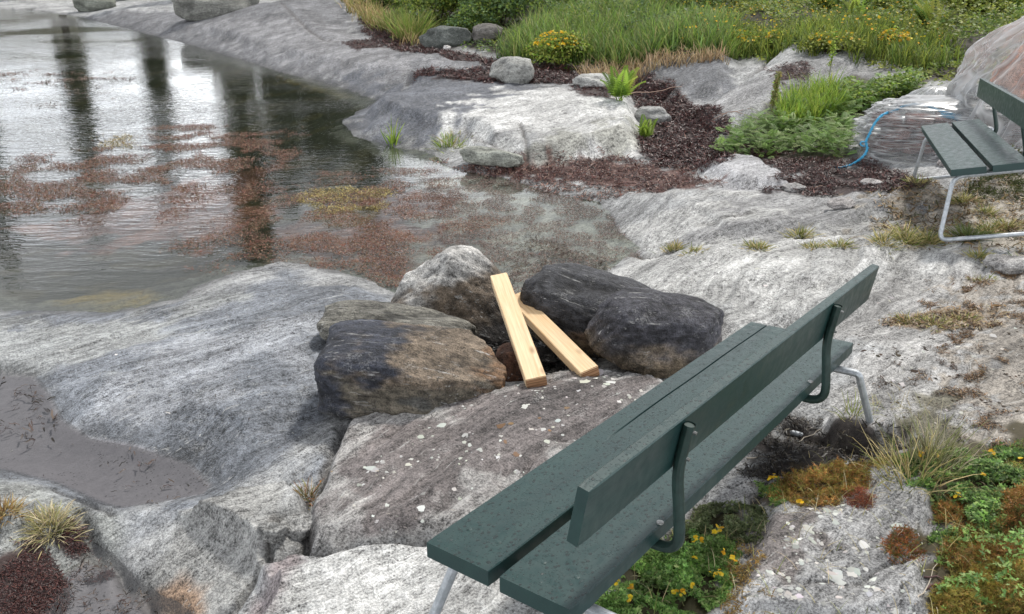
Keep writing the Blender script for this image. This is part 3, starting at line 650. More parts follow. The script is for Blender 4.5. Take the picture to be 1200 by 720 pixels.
def timber(a, b, wdt, thk, roll, label):
    d = (b-a); Ln = d.length; V, F_ = bevbox(wdt, Ln, thk, .003); o = mesh_np('timber_offcut', V, F_, TIMBER); smooth_by(o, 30)
    o.data.materials.append(ENDG)
    for f in o.data.polygons:
        if abs(f.normal.y) > .9: f.material_index = 1
    y = d.normalized(); x = y.cross(Vector((0, 0, 1))).normalized(); z = x.cross(y)
    M_ = Matrix((x, y, z)).transposed().to_4x4() @ Matrix.Rotation(roll, 4, 'Y'); M_.translation = (a+b)/2; o.matrix_world = M_
    return tag(o, label, 'timber', 'timber offcuts across the fire pit')
timber(ray_at(629, 450, .360), ray_at(585, 327, .47), .088, .060, R(-9), 'upper pine offcut with its sawn end resting on the front slab')
timber(ray_at(692, 439, .350), ray_at(604, 350, .38), .086, .052, R(-14), 'pine offcut crossing beneath the other, pointing to the right')

# ------------------------------------------------------------ benches
def paint_material():
    m, t, n, l, p = mat('green_paint'); tcn = n.new('ShaderNodeTexCoord'); O = tcn.outputs['Object']; g = n.new('ShaderNodeNewGeometry')
    base = nd(t, 'ValToRGB'); l.new(noise(t, vscale(t, O, (12, 1.2, 12)), 1, 5, .6), base.inputs[0]); e = base.color_ramp.elements
    e[0].position = .3; e[0].color = (.009, .031, .031, 1); e[1].position = .7; e[1].color = (.015, .048, .044, 1)
    v1 = n.new('ShaderNodeTexVoronoi'); v1.inputs['Scale'].default_value = 62; l.new(vscale(t, O, (1, .8, 1)), v1.inputs['Vector'])
    gate = mapr(t, noise(t, O, 11, 3), .34, .44, 0, 1)
    dr = math_(t, 'MULTIPLY', mapr(t, v1.outputs['Distance'], .20, .25, 1, 0), gate)
    v2 = n.new('ShaderNodeTexVoronoi'); v2.inputs['Scale'].default_value = 130; l.new(O, v2.inputs['Vector'])
    dr2 = mapr(t, v2.outputs['Distance'], .22, .30, 1, 0)
    up = nd(t, 'SeparateXYZ'); l.new(g.outputs['Normal'], up.inputs[0]); top = mapr(t, up.outputs[2], .6, .9, 0, 1)
    dd = math_(t, 'MULTIPLY', math_(t, 'MAXIMUM', dr, math_(t, 'MULTIPLY', dr2, .5)), top)
    mm = nd(t, 'Mix', data_type='RGBA'); l.new(math_(t, 'MULTIPLY', dd, .75), mm.inputs[0]); l.new(base.outputs[0], mm.inputs[6]); mm.inputs[7].default_value = (.003, .009, .009, 1)
    ch = mapr(t, noise(t, O, 26, 5, .75), .70, .73, 0, 1); mc = nd(t, 'Mix', data_type='RGBA'); l.new(math_(t, 'MULTIPLY', ch, .45), mc.inputs[0]); l.new(mm.outputs[2], mc.inputs[6]); mc.inputs[7].default_value = (.12, .16, .15, 1)
    l.new(mc.outputs[2], p.inputs['Base Color'])
    hh = math_(t, 'ADD', math_(t, 'MULTIPLY', dd, .5), math_(t, 'MULTIPLY', noise(t, vscale(t, O, (160, 7, 160)), 1, 2), .10))
    b = nd(t, 'Bump', Strength=1, Distance=.004); l.new(hh, b.inputs['Height']); l.new(b.outputs[0], p.inputs['Normal'])
    l.new(mapr(t, noise(t, O, 30, 3), .3, .7, .30, .52), p.inputs['Roughness']); p.inputs['Specular IOR Level'].default_value = .48; return m
PAINT = paint_material()
def metal(name, col, rough, met, c2):
    m, t, n, l, p = mat(name); tcn = n.new('ShaderNodeTexCoord'); r = nd(t, 'ValToRGB'); l.new(noise(t, tcn.outputs['Object'], 45, 4, .7), r.inputs[0]); e = r.color_ramp.elements
    e[0].position = .35; e[0].color = (*c2, 1); e[1].position = .6; e[1].color = (*col, 1); l.new(r.outputs[0], p.inputs['Base Color']); p.inputs['Roughness'].default_value = rough; p.inputs['Metallic'].default_value = met
    b = nd(t, 'Bump', Strength=.15, Distance=.001); l.new(noise(t, tcn.outputs['Object'], 200, 2), b.inputs['Height']); l.new(b.outputs[0], p.inputs['Normal']); return m
GALV = metal('galvanised_steel', (.50, .53, .56), .45, .55, (.33, .36, .38)); BRACK = metal('dark_green_steel', (.020, .045, .038), .4, .1, (.012, .028, .024)); BOLT = metal('bolt_zinc', (.42, .43, .42), .4, .8, (.2, .2, .19))
def plank_vf(w_, L_, t_, crack=None):
    """plank along local y from 0 to L_, x 0..w_, top at z=0; a check in the grain is a real groove"""
    ny = 60; bv = .0028
    top = [(bv, 0), (w_*.12, 0), (w_*.26, 0)]
    if crack: top += [(crack-.0035, 0, 1), (crack, -1, 2), (crack+.0035, 0, 1)]
    top += [(w_*.6, 0), (w_*.8, 0), (w_-bv, 0)]
    V = []; 
    ring = len(top)+6
    for i in range(ny+1):
        y = L_*i/ny; inset = bv if i in (0, ny) else 0
        for q in top:
            x, z = q[0], q[1]
            if len(q) == 3:
                k = max(0, min(1, (i/ny-.36)/.1)) if crack else 0
                x += .0010*math.sin(i*.35)+.0012*math.sin(i*.13)
                z = -.010*k if q[2] == 2 else 0
            V.append((x, y, z-inset*.6))
        V += [(w_-inset*.6, y, -bv), (w_-inset*.6, y, -t_+bv), (w_-bv, y, -t_+inset*.6), (bv, y, -t_+inset*.6), (inset*.6, y, -t_+bv), (inset*.6, y, -bv)]
    F_ = []
    for i in range(ny):
        for k in range(ring):
            a = i*ring+k; b_ = i*ring+(k+1) % ring; F_.append((a, b_, b_+ring, a+ring))
    F_.append(tuple(range(ring))[::-1]); F_.append(tuple(range(ny*ring, ny*ring+ring)))
    F_ = [f[::-1] for f in F_]
    return V, F_
GW, GT, GL = .19, .044, 1.94
def bench(loc, yaw, tu, tv, label, crack=None):
    root = empty('park_bench', (0, 0, 0)); tag(root, label, 'bench', 'green slatted benches on the rocks')
    U = Vector((math.sin(yaw), math.cos(yaw), tu)).normalized(); V_ = Vector((math.cos(yaw), -math.sin(yaw), tv)); V_ = (V_-U*V_.dot(U)).normalized(); W = V_.cross(U)
    M_ = Matrix((V_, U, W)).transposed().to_4x4(); M_.translation = Vector(loc)+W*(-.44)+V_*.2+U*(GL/2); root.matrix_world = M_
    off = Matrix.Translation((-.2, -GL/2, .44))
    def part(name, vf, m, par=root, sm=30):
        V, F_ = vf; V = [tuple(off @ Vector(v)) for v in V]; o = mesh_np(name, V, F_, m, None, par); (smooth_by(o, sm) if 'plank' not in name else None); return o
    part('seat_plank', plank_vf(GW, GL, GT, crack), PAINT)
    V, F_ = plank_vf(GW, GL, GT); part('seat_plank', ([(x+GW+.029, y, z) for x, y, z in V], F_), PAINT)
    s_, c_ = math.sin(.177), math.cos(.177); fb_ = Vector((.399, -.008, .166))
    V, F_ = plank_vf(.14, 2.0, .03)       # x -> up the back, z -> towards the sitter
    part('back_plank', ([tuple(fb_+Vector((0, y, 0))+Vector((s_, 0, c_))*x+Vector((c_, 0, -s_))*(-z)) for x, y, z in V], [f[::-1] for f in F_]), PAINT)
    for sgn, u0 in ((-1, .10), (1, 1.80)):
        a = .30*sgn
        def pt(v, w_): return (v, u0+a*(-w_-.06), w_)
        path = rounded([pt(.47, -.065), pt(-.005+.03, -.065), pt(-.075, -.425), pt(.56, -.425), pt(.475, -.065), pt(.44, -.065)], .055)
        part('leg_frame', tube(path, .0135, 12), GALV)
        V, F_ = bevbox(.40, .045, .006, .001); part('seat_bearer', ([(x+.205, y+u0, z-.047) for x, y, z in V], F_), BRACK)
    for u0 in (.40, 1.47):
        pth = rounded([(.22, u0, -.062), (.462, u0, -.062), (.452, u0, .06), (.4412, u0, .15), (.4646, u0, .285)], .06)
        br = part('back_bracket', tube(pth, .0145, 12, False), BRACK)
        V, F_ = tube([(.4646, u0, .281), (.4647, u0, .2815)], .0125, 12); part('end_cap', (V, F_), BRACK, br)
        for w_ in (.20, .272):
            q = (.399+(w_-.166)*.177+.03, u0, w_); V, F_ = tube([(q[0], q[1], q[2]), (q[0]+.036, q[1], q[2]-.006)], .0045, 6); part('bolt', (V, F_), BOLT)
        V, F_ = tube([(.405, u0, .0005), (.405, u0, .004), (.405, u0, .0055)], [.0095, .009, .005], 10); part('bolt', (V, F_), BOLT)
    for u0 in (.10, 1.80):
        for v in (.05, .14, .27, .36):
            V, F_ = tube([(v, u0, -.002), (v, u0, .0006), (v, u0, .0014)], [.0072, .0068, .004], 10); part('bolt', (V, F_), PAINT)
    return root
bench((-.203, 1.637, CH-1.293), .653, -.058, .051, 'wet dark green bench seen from behind in the foreground', GW*.36)
bench((2.605, 4.975, CH-1.218), .341, -.047, .20, 'second green bench at the right edge, before the plastic covered stack')
print('hard things', time.time()-T0)

def normal(x, y, e=.012):
    n = np.stack([Hg(x-e, y)-Hg(x+e, y), Hg(x, y-e)-Hg(x, y+e), np.full(x.shape, 2*e)], -1); return n/np.linalg.norm(n, axis=1, keepdims=True)
def scatter(poly, n, soft=.0, z=.15, clump=0., cf=3., seed=0, keep=None):
    P = poly if isinstance(poly, Poly) else Poly(poly, 'g' if z > 0 and max(q[1] for q in poly) < 260 and len(poly) > 2 else z); g = np.random.default_rng(seed+11); out = []; got = 0; it = 0
    while got < n and it < 60:
        it += 1; m = n*3; x = g.uniform(P.lo[0]-soft, P.hi[0]+soft, m); y = g.uniform(P.lo[1]-soft, P.hi[1]+soft, m)
        s = P.sd(x, y, soft+.3); k = s+soft*(fbm(x*cf, y*cf, 3, 400+seed)) > g.uniform(-1, 0, m)*soft
        if clump: k &= fbm(x*cf*1.7, y*cf*1.7, 3, 500+seed) > g.normal(0, .15, m)-.25+clump*.25
        if keep: k &= keep(x, y)
        out.append(np.stack([x[k], y[k]], 1)); got += k.sum()
    return np.concatenate(out)[:n]
def inst(name, tv, tf, pos, ax, nrm, scl, cols, material, parent=None, tcol=None):
    """copies of a small leaf or strip welded into one mesh; ax = heading (n,3), nrm = up (n,3)"""
    tv = np.asarray(tv, float); tf = np.asarray(tf, int); n = len(pos); nrm = nrm/np.linalg.norm(nrm, axis=1, keepdims=True)
    y = ax-nrm*(ax*nrm).sum(1, keepdims=True); y /= np.linalg.norm(y, axis=1, keepdims=True)+1e-9; x = np.cross(y, nrm)
    scl = np.asarray(scl, float); scl = np.tile(scl[:, None], (1, 3)) if scl.ndim == 1 else scl
    V = pos[:, None]+tv[None, :, 0:1]*scl[:, None, 0:1]*x[:, None]+tv[None, :, 1:2]*scl[:, None, 1:2]*y[:, None]+tv[None, :, 2:3]*scl[:, None, 2:3]*nrm[:, None]
    F_ = (tf[None]+np.arange(n)[:, None, None]*len(tv)).reshape(-1, tf.shape[1])
    C = np.repeat(np.asarray(cols)[:, None], len(tv), 1)
    if tcol is not None: C = C*np.asarray(tcol)[None]
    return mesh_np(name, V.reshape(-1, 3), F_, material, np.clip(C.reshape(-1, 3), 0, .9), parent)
def rdir(g, n): a = g.uniform(0, 2*np.pi, n); return np.stack([np.cos(a), np.sin(a), 0*a], 1)
def pal(g, n, cols, var=.18, wts=None):
    c = np.array(cols)[g.choice(len(cols), n, p=wts)]; return c*np.clip(g.normal(1, var, (n, 1)), .45, 1.7)*np.clip(g.normal(1, .03, (n, 3)), .9, 1.1)
BLADE = ([(-1, 0, 0), (1, 0, 0), (-.8, .45, .0), (.8, .45, .0), (-.5, .8, -.10), (.5, .8, -.10), (0, 1, -.26)], [(0, 1, 3), (0, 3, 2), (2, 3, 5), (2, 5, 4), (4, 5, 6)])
LEAFT = ([(0, 0, 0), (.34, .45, .10), (0, .5, 0), (-.34, .45, .10), (0, 1, -.06)], [(0, 1, 2), (0, 2, 3), (1, 4, 2), (2, 4, 3)])
NEED = ([(-.09, 0, 0), (.09, 0, 0), (0, 1, 0)], [(0, 1, 2)])
STRIPW = ([(-.12, 0, 0), (.12, 0, 0), (-.03, .35, .16), (.20, .33, .16), (.10, .68, .05), (.30, .60, .05), (.36, .92, .14)], [(0, 1, 3), (0, 3, 2), (2, 3, 5), (2, 5, 4), (4, 5, 6)])
STRIP = ([(x*.5 if k < 2 else x*.62, y, z) for k, (x, y, z) in enumerate(STRIPW[0])], STRIPW[1])
def pinnate(pairs, wid, taper=False, arch=.25):
    V = []; F_ = []
    def zz(t): return math.sin(t*2.2)*arch
    for k in range(pairs):
        t = .12+.82*k/pairs; L_ = wid*(math.sin(math.pi*min(1, (t*.8+.18))) if not taper else (1-t)**.75*1.15)
        for sg in (-1, 1):
            o = len(V); dx = sg*L_; h = .36/pairs+.012
            V += [(0, t, zz(t)), (dx*.55, t+.25*L_-h, zz(t)+.02), (dx*.55, t+.25*L_+h, zz(t)+.03), (dx, t+.42*L_, zz(t)-.02)]
            F_ += [(o, o+1, o+2), (o+1, o+3, o+2)]
    o = len(V); V += [(-.012, 0, -.004), (.012, 0, -.004), (0, .97, zz(.97))]; F_ += [(o, o+1, o+2)]
    return V, F_
def grass(name, xy, hgt, wid, lean, cols, g, parent=None, mat_=None, zfun=None):
    n = len(xy); z = (zfun or Hg)(xy[:, 0], xy[:, 1])-.01; d = rdir(g, n); ln = np.abs(g.normal(lean, lean*.5, n))[:, None]
    up = np.stack([0*z, 0*z, 1+0*z], 1); ax = up+d*ln; ax /= np.linalg.norm(ax, axis=1, keepdims=True); nr_ = up*ln-d
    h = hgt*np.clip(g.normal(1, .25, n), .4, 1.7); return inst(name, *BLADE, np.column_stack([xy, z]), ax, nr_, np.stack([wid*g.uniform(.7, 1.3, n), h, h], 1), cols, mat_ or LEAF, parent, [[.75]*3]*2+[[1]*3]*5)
def leafball(g, n, c, rad, shell=.5, flat=.0):
    d = g.normal(size=(n, 3)); d /= np.linalg.norm(d, axis=1, keepdims=True); d[:, 2] = np.where(d[:, 2] < -flat, -d[:, 2]*.5, d[:, 2])
    r = g.uniform(shell, 1, n)**.6; return np.array(c)+d*r[:, None]*np.array(rad), d
def foliage(name, g, pts, dirs, size, cols, parent=None, tmpl=LEAFT, mat_=None, up=.5):
    n = len(pts); ax = dirs*.6+g.normal(0, .6, (n, 3)); ax[:, 2] += .15; nr_ = dirs*.5+g.normal(0, .45, (n, 3)); nr_[:, 2] += up
    return inst(name, *tmpl, pts, ax, nr_, size*np.clip(g.normal(1, .25, n), .5, 1.6), cols, mat_ or LEAF, parent)

# ------------------------------------------------------------ seaweed, litter, lichen
g = np.random.default_rng(5)
def lay_strips(name, pts, n, size, cols, z=.15, soft=.1, clump=.6, cf=3., seed=0, lift=.004, wts=None, keep=None, tmpl=STRIP, tilt=.35, m=None, var=.3):
    xy = scatter(pts, n, soft, z, clump, cf, seed, keep); k = len(xy); nn_ = normal(xy[:, 0], xy[:, 1])+g.normal(0, tilt, (k, 3))
    return tag(inst(name, *tmpl, np.column_stack([xy, Hg(xy[:, 0], xy[:, 1])+lift+g.uniform(0, lift, k)]), rdir(g, k), nn_, size*np.clip(g.normal(1, .35, k), .4, 2), pal(g, k, cols, var, wts), m or WEED), kind='stuff')
DW = [(.060, .022, .020), (.035, .015, .015), (.095, .036, .030), (.016, .011, .011), (.14, .06, .05)]; WT = [.34, .28, .16, .16, .06]
cnt = [20000, 6000, 24000, 9000, 11000, 1200, 9000, 1600, 900, 700]
sz = [.055, .055, .050, .035, .036, .04, .012, .012, .05, .04]
for k_, (pts, zz) in enumerate(WEEDS):
    lay_strips('dried_seaweed', pts, cnt[k_], sz[k_], DW if k_ != 3 else DW+[(.20, .10, .075), (.26, .17, .13)], zz, .10 if k_ < 6 else .03, .1, 2.5, 30+k_, .012 if k_ < 6 else .005, WT if k_ != 3 else [.2, .15, .2, .1, .1, .15, .1])
lay_strips('plant_litter', [(872,525),(905,500),(940,488),(960,500),(966,528),(1008,543),(1052,536),(1052,560),(985,562),(930,572),(880,572)], 2300, .022, [(.02, .017, .014), (.035, .028, .02), (.10, .085, .06)], .27, .05, .2, 6, 50, .006, [.5, .38, .12])
lay_strips('plant_litter', [(1040,225),(1210,200),(1300,330),(1150,300),(1090,290),(1040,285)], 3800, .045, [(.22, .14, .06), (.14, .09, .04), (.30, .22, .12), (.07, .07, .03)], .32, .12, .9, 3, 51, .006)
lay_strips('plant_litter', [(1040,372),(1100,360),(1165,366),(1160,386),(1100,384)], 900, .03, [(.24, .15, .07), (.12, .07, .04), (.3, .24, .14)], .37, .05, .7, 6, 52, .004)
lay_strips('moss', [(1110,325),(1220,300),(1260,540),(1150,520),(1120,440)], 6500, .017, [(.20, .115, .05), (.13, .07, .035), (.06, .045, .03), (.26, .18, .09)], .4, .10, 3.0, 4.5, 53, .004, [.35, .3, .2, .15])
lay_strips('moss', [(1040,430),(1130,400),(1150,520),(1080,500)], 1100, .012, [(.05, .038, .03), (.10, .06, .04)], .38, .08, 3.4, 7, 54, .003)
lay_strips('moss', [(845,655),(870,648),(882,668),(872,700),(850,690)], 900, .012, [(.28, .17, .035), (.2, .12, .03), (.33, .24, .07)], .28, .02, .2, 8, 55, .006)
lay_strips('moss', [(850,712),(890,705),(900,730),(850,730)], 300, .012, [(.24, .16, .04), (.2, .12, .03)], .28, .02, .2, 8, 56, .006)
# drifting weed, afloat or just awash in the shallows
AF = [(.17, .062, .042), (.12, .05, .032), (.24, .10, .065), (.10, .07, .03), (.27, .18, .12)]
def afloat(name, pts, n, size, cols, soft, clump, cf, seed, z0=.004, wts=None, tilt=.5, var=.3):
    xy = scatter(pts, n, soft, 0, clump, cf, seed, lambda x, y: (Hg(x, y) < .012)); k = len(xy); nn_ = np.tile([0., 0, 1], (k, 1))+g.normal(0, tilt*.5, (k, 3))
    return tag(inst(name, *STRIP, np.column_stack([xy, z0+g.uniform(-.005, .008, k)]), rdir(g, k), nn_, size*np.clip(g.normal(1, .35, k), .4, 2), pal(g, k, cols, var, wts), WEED), kind='stuff')
afloat('floating_seaweed', [(0,212),(60,190),(120,180),(210,155),(315,168),(322,188),(265,215),(230,235),(180,246),(90,244),(30,230)], 34000, .024, AF, .5, 1.0, 1.2, 60)
afloat('floating_seaweed', [(275,275),(300,262),(350,232),(430,212),(500,212),(525,262),(510,320),(460,336),(410,318),(345,302)], 34000, .019, AF, .5, .7, 1.5, 61)
afloat('floating_seaweed', [(355,232),(400,220),(455,222),(440,244),(385,248)], 3500, .024, [(.34, .27, .07), (.25, .19, .05), (.4, .33, .14)], .12, .6, 2, 62)
afloat('floating_seaweed', [(120,160),(150,160),(155,172),(122,174)], 400, .035, [(.34, .27, .07), (.25, .19, .05)], .12, .6, 2, 63)
GR = [(.08, .05, .042), (.13, .08, .065), (.05, .036, .032), (.20, .15, .13), (.19, .09, .065)]
afloat('floating_litter', [(500,212),(560,208),(640,226),(700,245),(745,290),(700,325),(650,342),(590,350),(500,335),(520,270)], 46000, .015, GR, .12, .5, 2.6, 64, .004, None, .6)
afloat('floating_litter', [(620,280),(700,300),(690,322),(640,335),(600,330)], 2500, .026, [(.06, .045, .035), (.10, .075, .05)], .10, 1.2, 2.2, 65)
lay_strips('shore_litter', [(505,190),(560,200),(640,215),(720,222),(760,224),(700,238),(640,228),(560,214),(505,206)], 2600, .035, GR+[(.30, .15, .11)], .02, .08, .7, 3, 66, .004)
afloat('floating_litter', [(0,92),(40,84),(110,88),(115,102),(40,108),(0,106)], 900, .05, [(.20, .13, .10), (.3, .2, .16), (.1, .08, .06)], .5, 2.4, .9, 67)
afloat('floating_litter', [(40,116),(90,106),(120,104),(118,116),(60,122)], 160, .05, [(.12, .09, .06)], .3, 2.6, 1.2, 68)
def pool_bits(pts, n, z, size, seed):
    xy = scatter(pts, n, .03, z, 1.0, 5, seed, lambda x, y: Hg(x, y) < z-.002); k = len(xy)
    return tag(inst('floating_litter', *STRIP, np.column_stack([xy, np.full(k, z+.002)]), rdir(g, k), np.tile([0., 0, 1], (k, 1))+g.normal(0, .3, (k, 3)), size*np.clip(g.normal(1, .4, k), .4, 2), pal(g, k, [(.03, .025, .02), (.06, .04, .035), (.10, .075, .06)], .3), WEED), kind='stuff')
pool_bits([(0,440),(60,460),(85,500),(60,520),(0,505)], 70, ZA, .035, 70); pool_bits([(120,512),(230,545),(245,575),(140,590)], 36, ZA, .028, 71); pool_bits([(85,665),(130,660),(180,715),(110,740),(70,720)], 160, ZB, .022, 72)
lay_strips('charcoal', [(570,390),(610,380),(660,390),(700,440),(690,452),(640,458),(595,470),(570,450)], 1500, .035, [(.012, .012, .012), (.03, .028, .027), (.09, .085, .08)], .08, .05, 0, 5, 75, .01, [.6, .28, .12], tmpl=STRIPW, tilt=.8)
lay_strips('grit', [(380,500),(700,450),(1000,440),(1190,560),(1080,600),(860,600),(640,640),(400,640)], 900, .010, [(.10, .09, .08), (.05, .04, .035), (.3, .28, .25)], .28, .1, 1.5, 3, 76, .003, None, tmpl=STRIPW, tilt=.5)
lay_strips('grit', [(0,380),(330,320),(430,350),(380,560),(140,640),(0,600)], 500, .012, [(.10, .09, .08), (.05, .04, .035), (.4, .39, .37)], .14, .1, 1.8, 3, 77, .003, None, tmpl=STRIPW, tilt=.5)
# crusts of lichen: thin irregular discs lying on the rock
def lichen(pts, n, z, size, cols, seed, soft=.03, clump=1., cf=4., keep=None, label=None):
    global g
    xy = scatter(pts, n, soft, z, clump, cf, seed, keep); k = len(xy); a = np.linspace(0, 2*np.pi, 11)[:-1]; out = None
    sizes = size*.8*np.exp(g.normal(-.45, .45, k)); nn_ = normal(xy[:, 0], xy[:, 1], .008); t1 = rdir(g, k); y = t1-nn_*(t1*nn_).sum(1, keepdims=True); x = np.cross(y, nn_)
    rr = (1+.22*g.normal(size=(k, 10))).clip(.55, 1.4)*sizes[:, None]; ring = xy[:, None]+x[:, None, :2]*(np.cos(a)*rr)[..., None]+y[:, None, :2]*(np.sin(a)*rr)[..., None]
    zr = Hg(ring[..., 0].ravel(), ring[..., 1].ravel()).reshape(k, 10)+.0008; cz = Hg(xy[:, 0], xy[:, 1])+.0022+.03*sizes
    V = np.concatenate([np.dstack([ring, zr[..., None]]), np.column_stack([xy, cz])[:, None]], 1); F_ = np.array([(i, (i+1) % 10, 10) for i in range(10)])
    F_ = (F_[None]+np.arange(k)[:, None, None]*11).reshape(-1, 3); C = np.repeat(pal(g, k, cols, .14)[:, None], 11, 1)
    return tag(mesh_np('lichen', V.reshape(-1, 3), F_, LICH, C.reshape(-1, 3)), kind='stuff')
WHL = [(.52, .52, .49), (.43, .43, .41), (.57, .57, .54)]
lichen([(400,600),(470,500),(560,475),(690,452),(750,470),(700,540),(560,610),(460,640)], 150, .27, .0115, WHL, 80, .03, 1.2, 3)
lichen([(640,452),(700,450),(745,460),(700,480),(640,470)], 14, .27, .022, WHL, 81, .02, .3, 3)
lichen([(930,610),(1000,600),(1030,640),(990,670),(930,650)], 60, .31, .012, WHL, 82, .03, .8, 4)
lichen([(860,640),(1080,620),(1080,735),(840,735)], 170, .31, .0085, WHL, 83, .03, 1.6, 5)
lichen([(900,690),(1060,690),(1060,735),(880,735)], 50, .31, .013, WHL, 84, .03, 1.6, 5)
lichen([(590,500),(690,500),(640,570),(580,560)], 9, .27, .020, [(.24, .15, .09), (.22, .15, .10)], 85, .02, 0, 5)
lichen([(372,538),(384,530),(392,540),(386,560),(376,560)], 9, .26, .011, [(.55, .28, .03), (.6, .36, .06)], 86, .0, 0, 5)
lichen([(800,300),(1040,310),(1000,400),(860,420)], 120, .25, .010, [(.6, .6, .58), (.5, .5, .48)], 87, .05, 1.6, 4)
lichen([(1000,330),(1200,300),(1200,540),(1060,480)], 120, .38, .012, [(.5, .49, .46), (.42, .41, .38)], 88, .05, 1.6, 4)
lichen([(1000,380),(1200,380),(1200,540),(1060,500)], 170, .38, .010, [(.05, .042, .035), (.08, .06, .045)], 89, .05, 2.4, 6)
lichen([(60,420),(300,330),(430,340),(400,480),(120,500)], 10, .15, .006, [(.7, .7, .68)], 90, .05, 0, 4)

# ------------------------------------------------------------ bank vegetation
GREEN = [(0.187, 0.276, 0.051), (0.133, 0.214, 0.046), (0.265, 0.331, 0.063), (0.094, 0.152, 0.034)]; FRESH = [(0.238, 0.373, 0.051), (0.317, 0.447, 0.073), (0.171, 0.286, 0.047), (0.383, 0.459, 0.093)]; OLIVE = [(0.269, 0.312, 0.052), (0.194, 0.25, 0.052), (0.344, 0.374, 0.078), (0.135, 0.172, 0.039)]
YEL = [(.75, .50, .03), (.80, .60, .05), (.70, .38, .02)]; BLUEG = [(0.127, 0.203, 0.082), (0.182, 0.265, 0.105), (0.091, 0.156, 0.059)]
bankP = Poly([(425,8),(450,24),(480,46),(500,40),(600,62),(640,72),(700,74),(760,66),(860,66),(1050,70),(1085,92),(1400,70),(1500,2),(425,2)], 'g')
xy = scatter(bankP, 80000, .3, clump=.0, seed=100); k = len(xy); pz = Hg(xy[:, 0], xy[:, 1])+g.uniform(.1, 1, k)**.4*.34*np.clip(.75+1.3*fbm(xy[:, 0]*1.3, xy[:, 1]*1.3, 3, 600), .1, 2)*ss(bankP.sd(xy[:, 0], xy[:, 1], 1), -.2, .6)
tone = fbm(xy[:, 0]*.9, xy[:, 1]*.9, 3, 610)[:, None]; cc = np.where(tone > .1, pal(g, k, OLIVE), pal(g, k, GREEN)); xr = xy[:, 0:1]; cc = np.where((xr < 3.0) & (tone > -.2), pal(g, k, GREEN+BLUEG), cc)
tag(foliage('ground_cover', g, np.column_stack([xy, pz]), np.tile([0., -.3, 1.], (k, 1)), .058, cc), kind='stuff')
gp = Poly([(600,66),(630,34),(700,16),(790,16),(850,36),(850,64),(760,64),(700,72),(640,72)], 'g'); xy = scatter(gp, 17000, .25, clump=.1, seed=101)
tag(grass('meadow_grass', xy, .36, .007, .5, pal(g, len(xy), [(.20, .32, .06), (.14, .24, .055), (.27, .37, .08), (.16, .25, .09), (.32, .33, .13)], .25), g), kind='stuff')
xy = scatter(Poly([(850,36),(1090,36),(1090,80),(860,62)], 'g'), 6000, .3, clump=.5, seed=102)
tag(grass('meadow_grass', xy, .30, .006, .45, pal(g, len(xy), OLIVE+GREEN, .2), g), kind='stuff')
xy = scatter([(680,84),(720,80),(760,72),(830,68),(850,74),(760,84),(720,96),(690,98)], 1500, .08, .4, .0, seed=103)
tag(grass('dry_grass_fringe', xy, .20, .006, .6, pal(g, len(xy), [(.42, .30, .17), (.34, .26, .14), (.5, .38, .24)], .2), g, None, DRY), kind='stuff')
xy = scatter([(405,2),(432,10),(470,40),(482,52),(470,44),(440,30),(420,16)], 1300, .2, .5, .0, seed=104)
tag(grass('dry_grass_fringe', xy, .30, .008, .6, pal(g, len(xy), [(.40, .30, .14), (.26, .28, .08), (.5, .38, .2)], .2), g, None, DRY), kind='stuff')
def shrub(px, py, wd, ht, cols, label, seed, size=.05, n=2600, lobes=9, group='shrubs along the bank', flowers=0):
    gg = np.random.default_rng(seed); p = drop(px, py); d = math.hypot(p[0], p[1]); p = p*(1+wd*.35/d); p[2] = float(Hg(np.array([p[0]]), np.array([p[1]]))[0])
    root = empty('shrub', tuple(p)); tag(root, label, 'shrub', group); P_ = []; D_ = []; St = []
    n = int(n*1.7); lobes += 4
    for k in range(lobes):
        a = gg.uniform(0, 2*np.pi); r = wd*.34*math.sqrt(gg.uniform(0, 1)); h = ht*gg.uniform(.16, .66)*(1-.35*(r/(wd*.34))**2); c = (r*math.cos(a), r*math.sin(a)*.8, h)
        q, dd = leafball(gg, n//lobes, c, (wd*.26*gg.uniform(.7, 1.2), wd*.24, ht*.36*gg.uniform(.75, 1.2)), .45, .3); P_.append(q); D_.append(dd)
        St.append(tube([(c[0]*.15, c[1]*.15, -.05), (c[0]*.6, c[1]*.6, h*.55), c], [.014, .009, .003], 5, False))
    P_ = np.concatenate(P_); D_ = np.concatenate(D_); P_[:, 2] = np.maximum(P_[:, 2], .03); kk = len(P_)
    sprig = gg.integers(0, kk, kk//3); P_[sprig] += D_[sprig]*gg.uniform(0, .10, (len(sprig), 1))
    foliage('foliage', gg, P_, D_, size, pal(gg, kk, cols, .25), root)
    V, F_ = joinvf(St); mesh_np('stem', V, F_, BARK, np.tile((.07, .05, .035), (len(V), 1)), root)
    if flowers:
        q, dd = leafball(gg, flowers, (0, -.05, ht*.5), (wd*.38, wd*.34, ht*.42), .9, 0)
        tag(foliage('flower', gg, q, dd, .038, pal(gg, flowers, YEL, .12), root, FLOWER, PETAL, .8), kind='stuff')
    return root
m, t, n, l, p = mat('bark'); at__ = nd(t, 'Attribute', attribute_name='Col'); l.new(at__.outputs['Color'], p.inputs['Base Color']); p.inputs['Roughness'].default_value = .9; BARK = m
PETAL = cover_material('petal', .3, .5, .2)
FLOWER = ([(0, 0, 0), (.5, .1, .22), (.15, .5, .25), (-.4, .35, .22), (-.45, -.3, .25), (.15, -.5, .22)], [(0, 1, 2), (0, 2, 3), (0, 3, 4), (0, 4, 5), (0, 5, 1)])
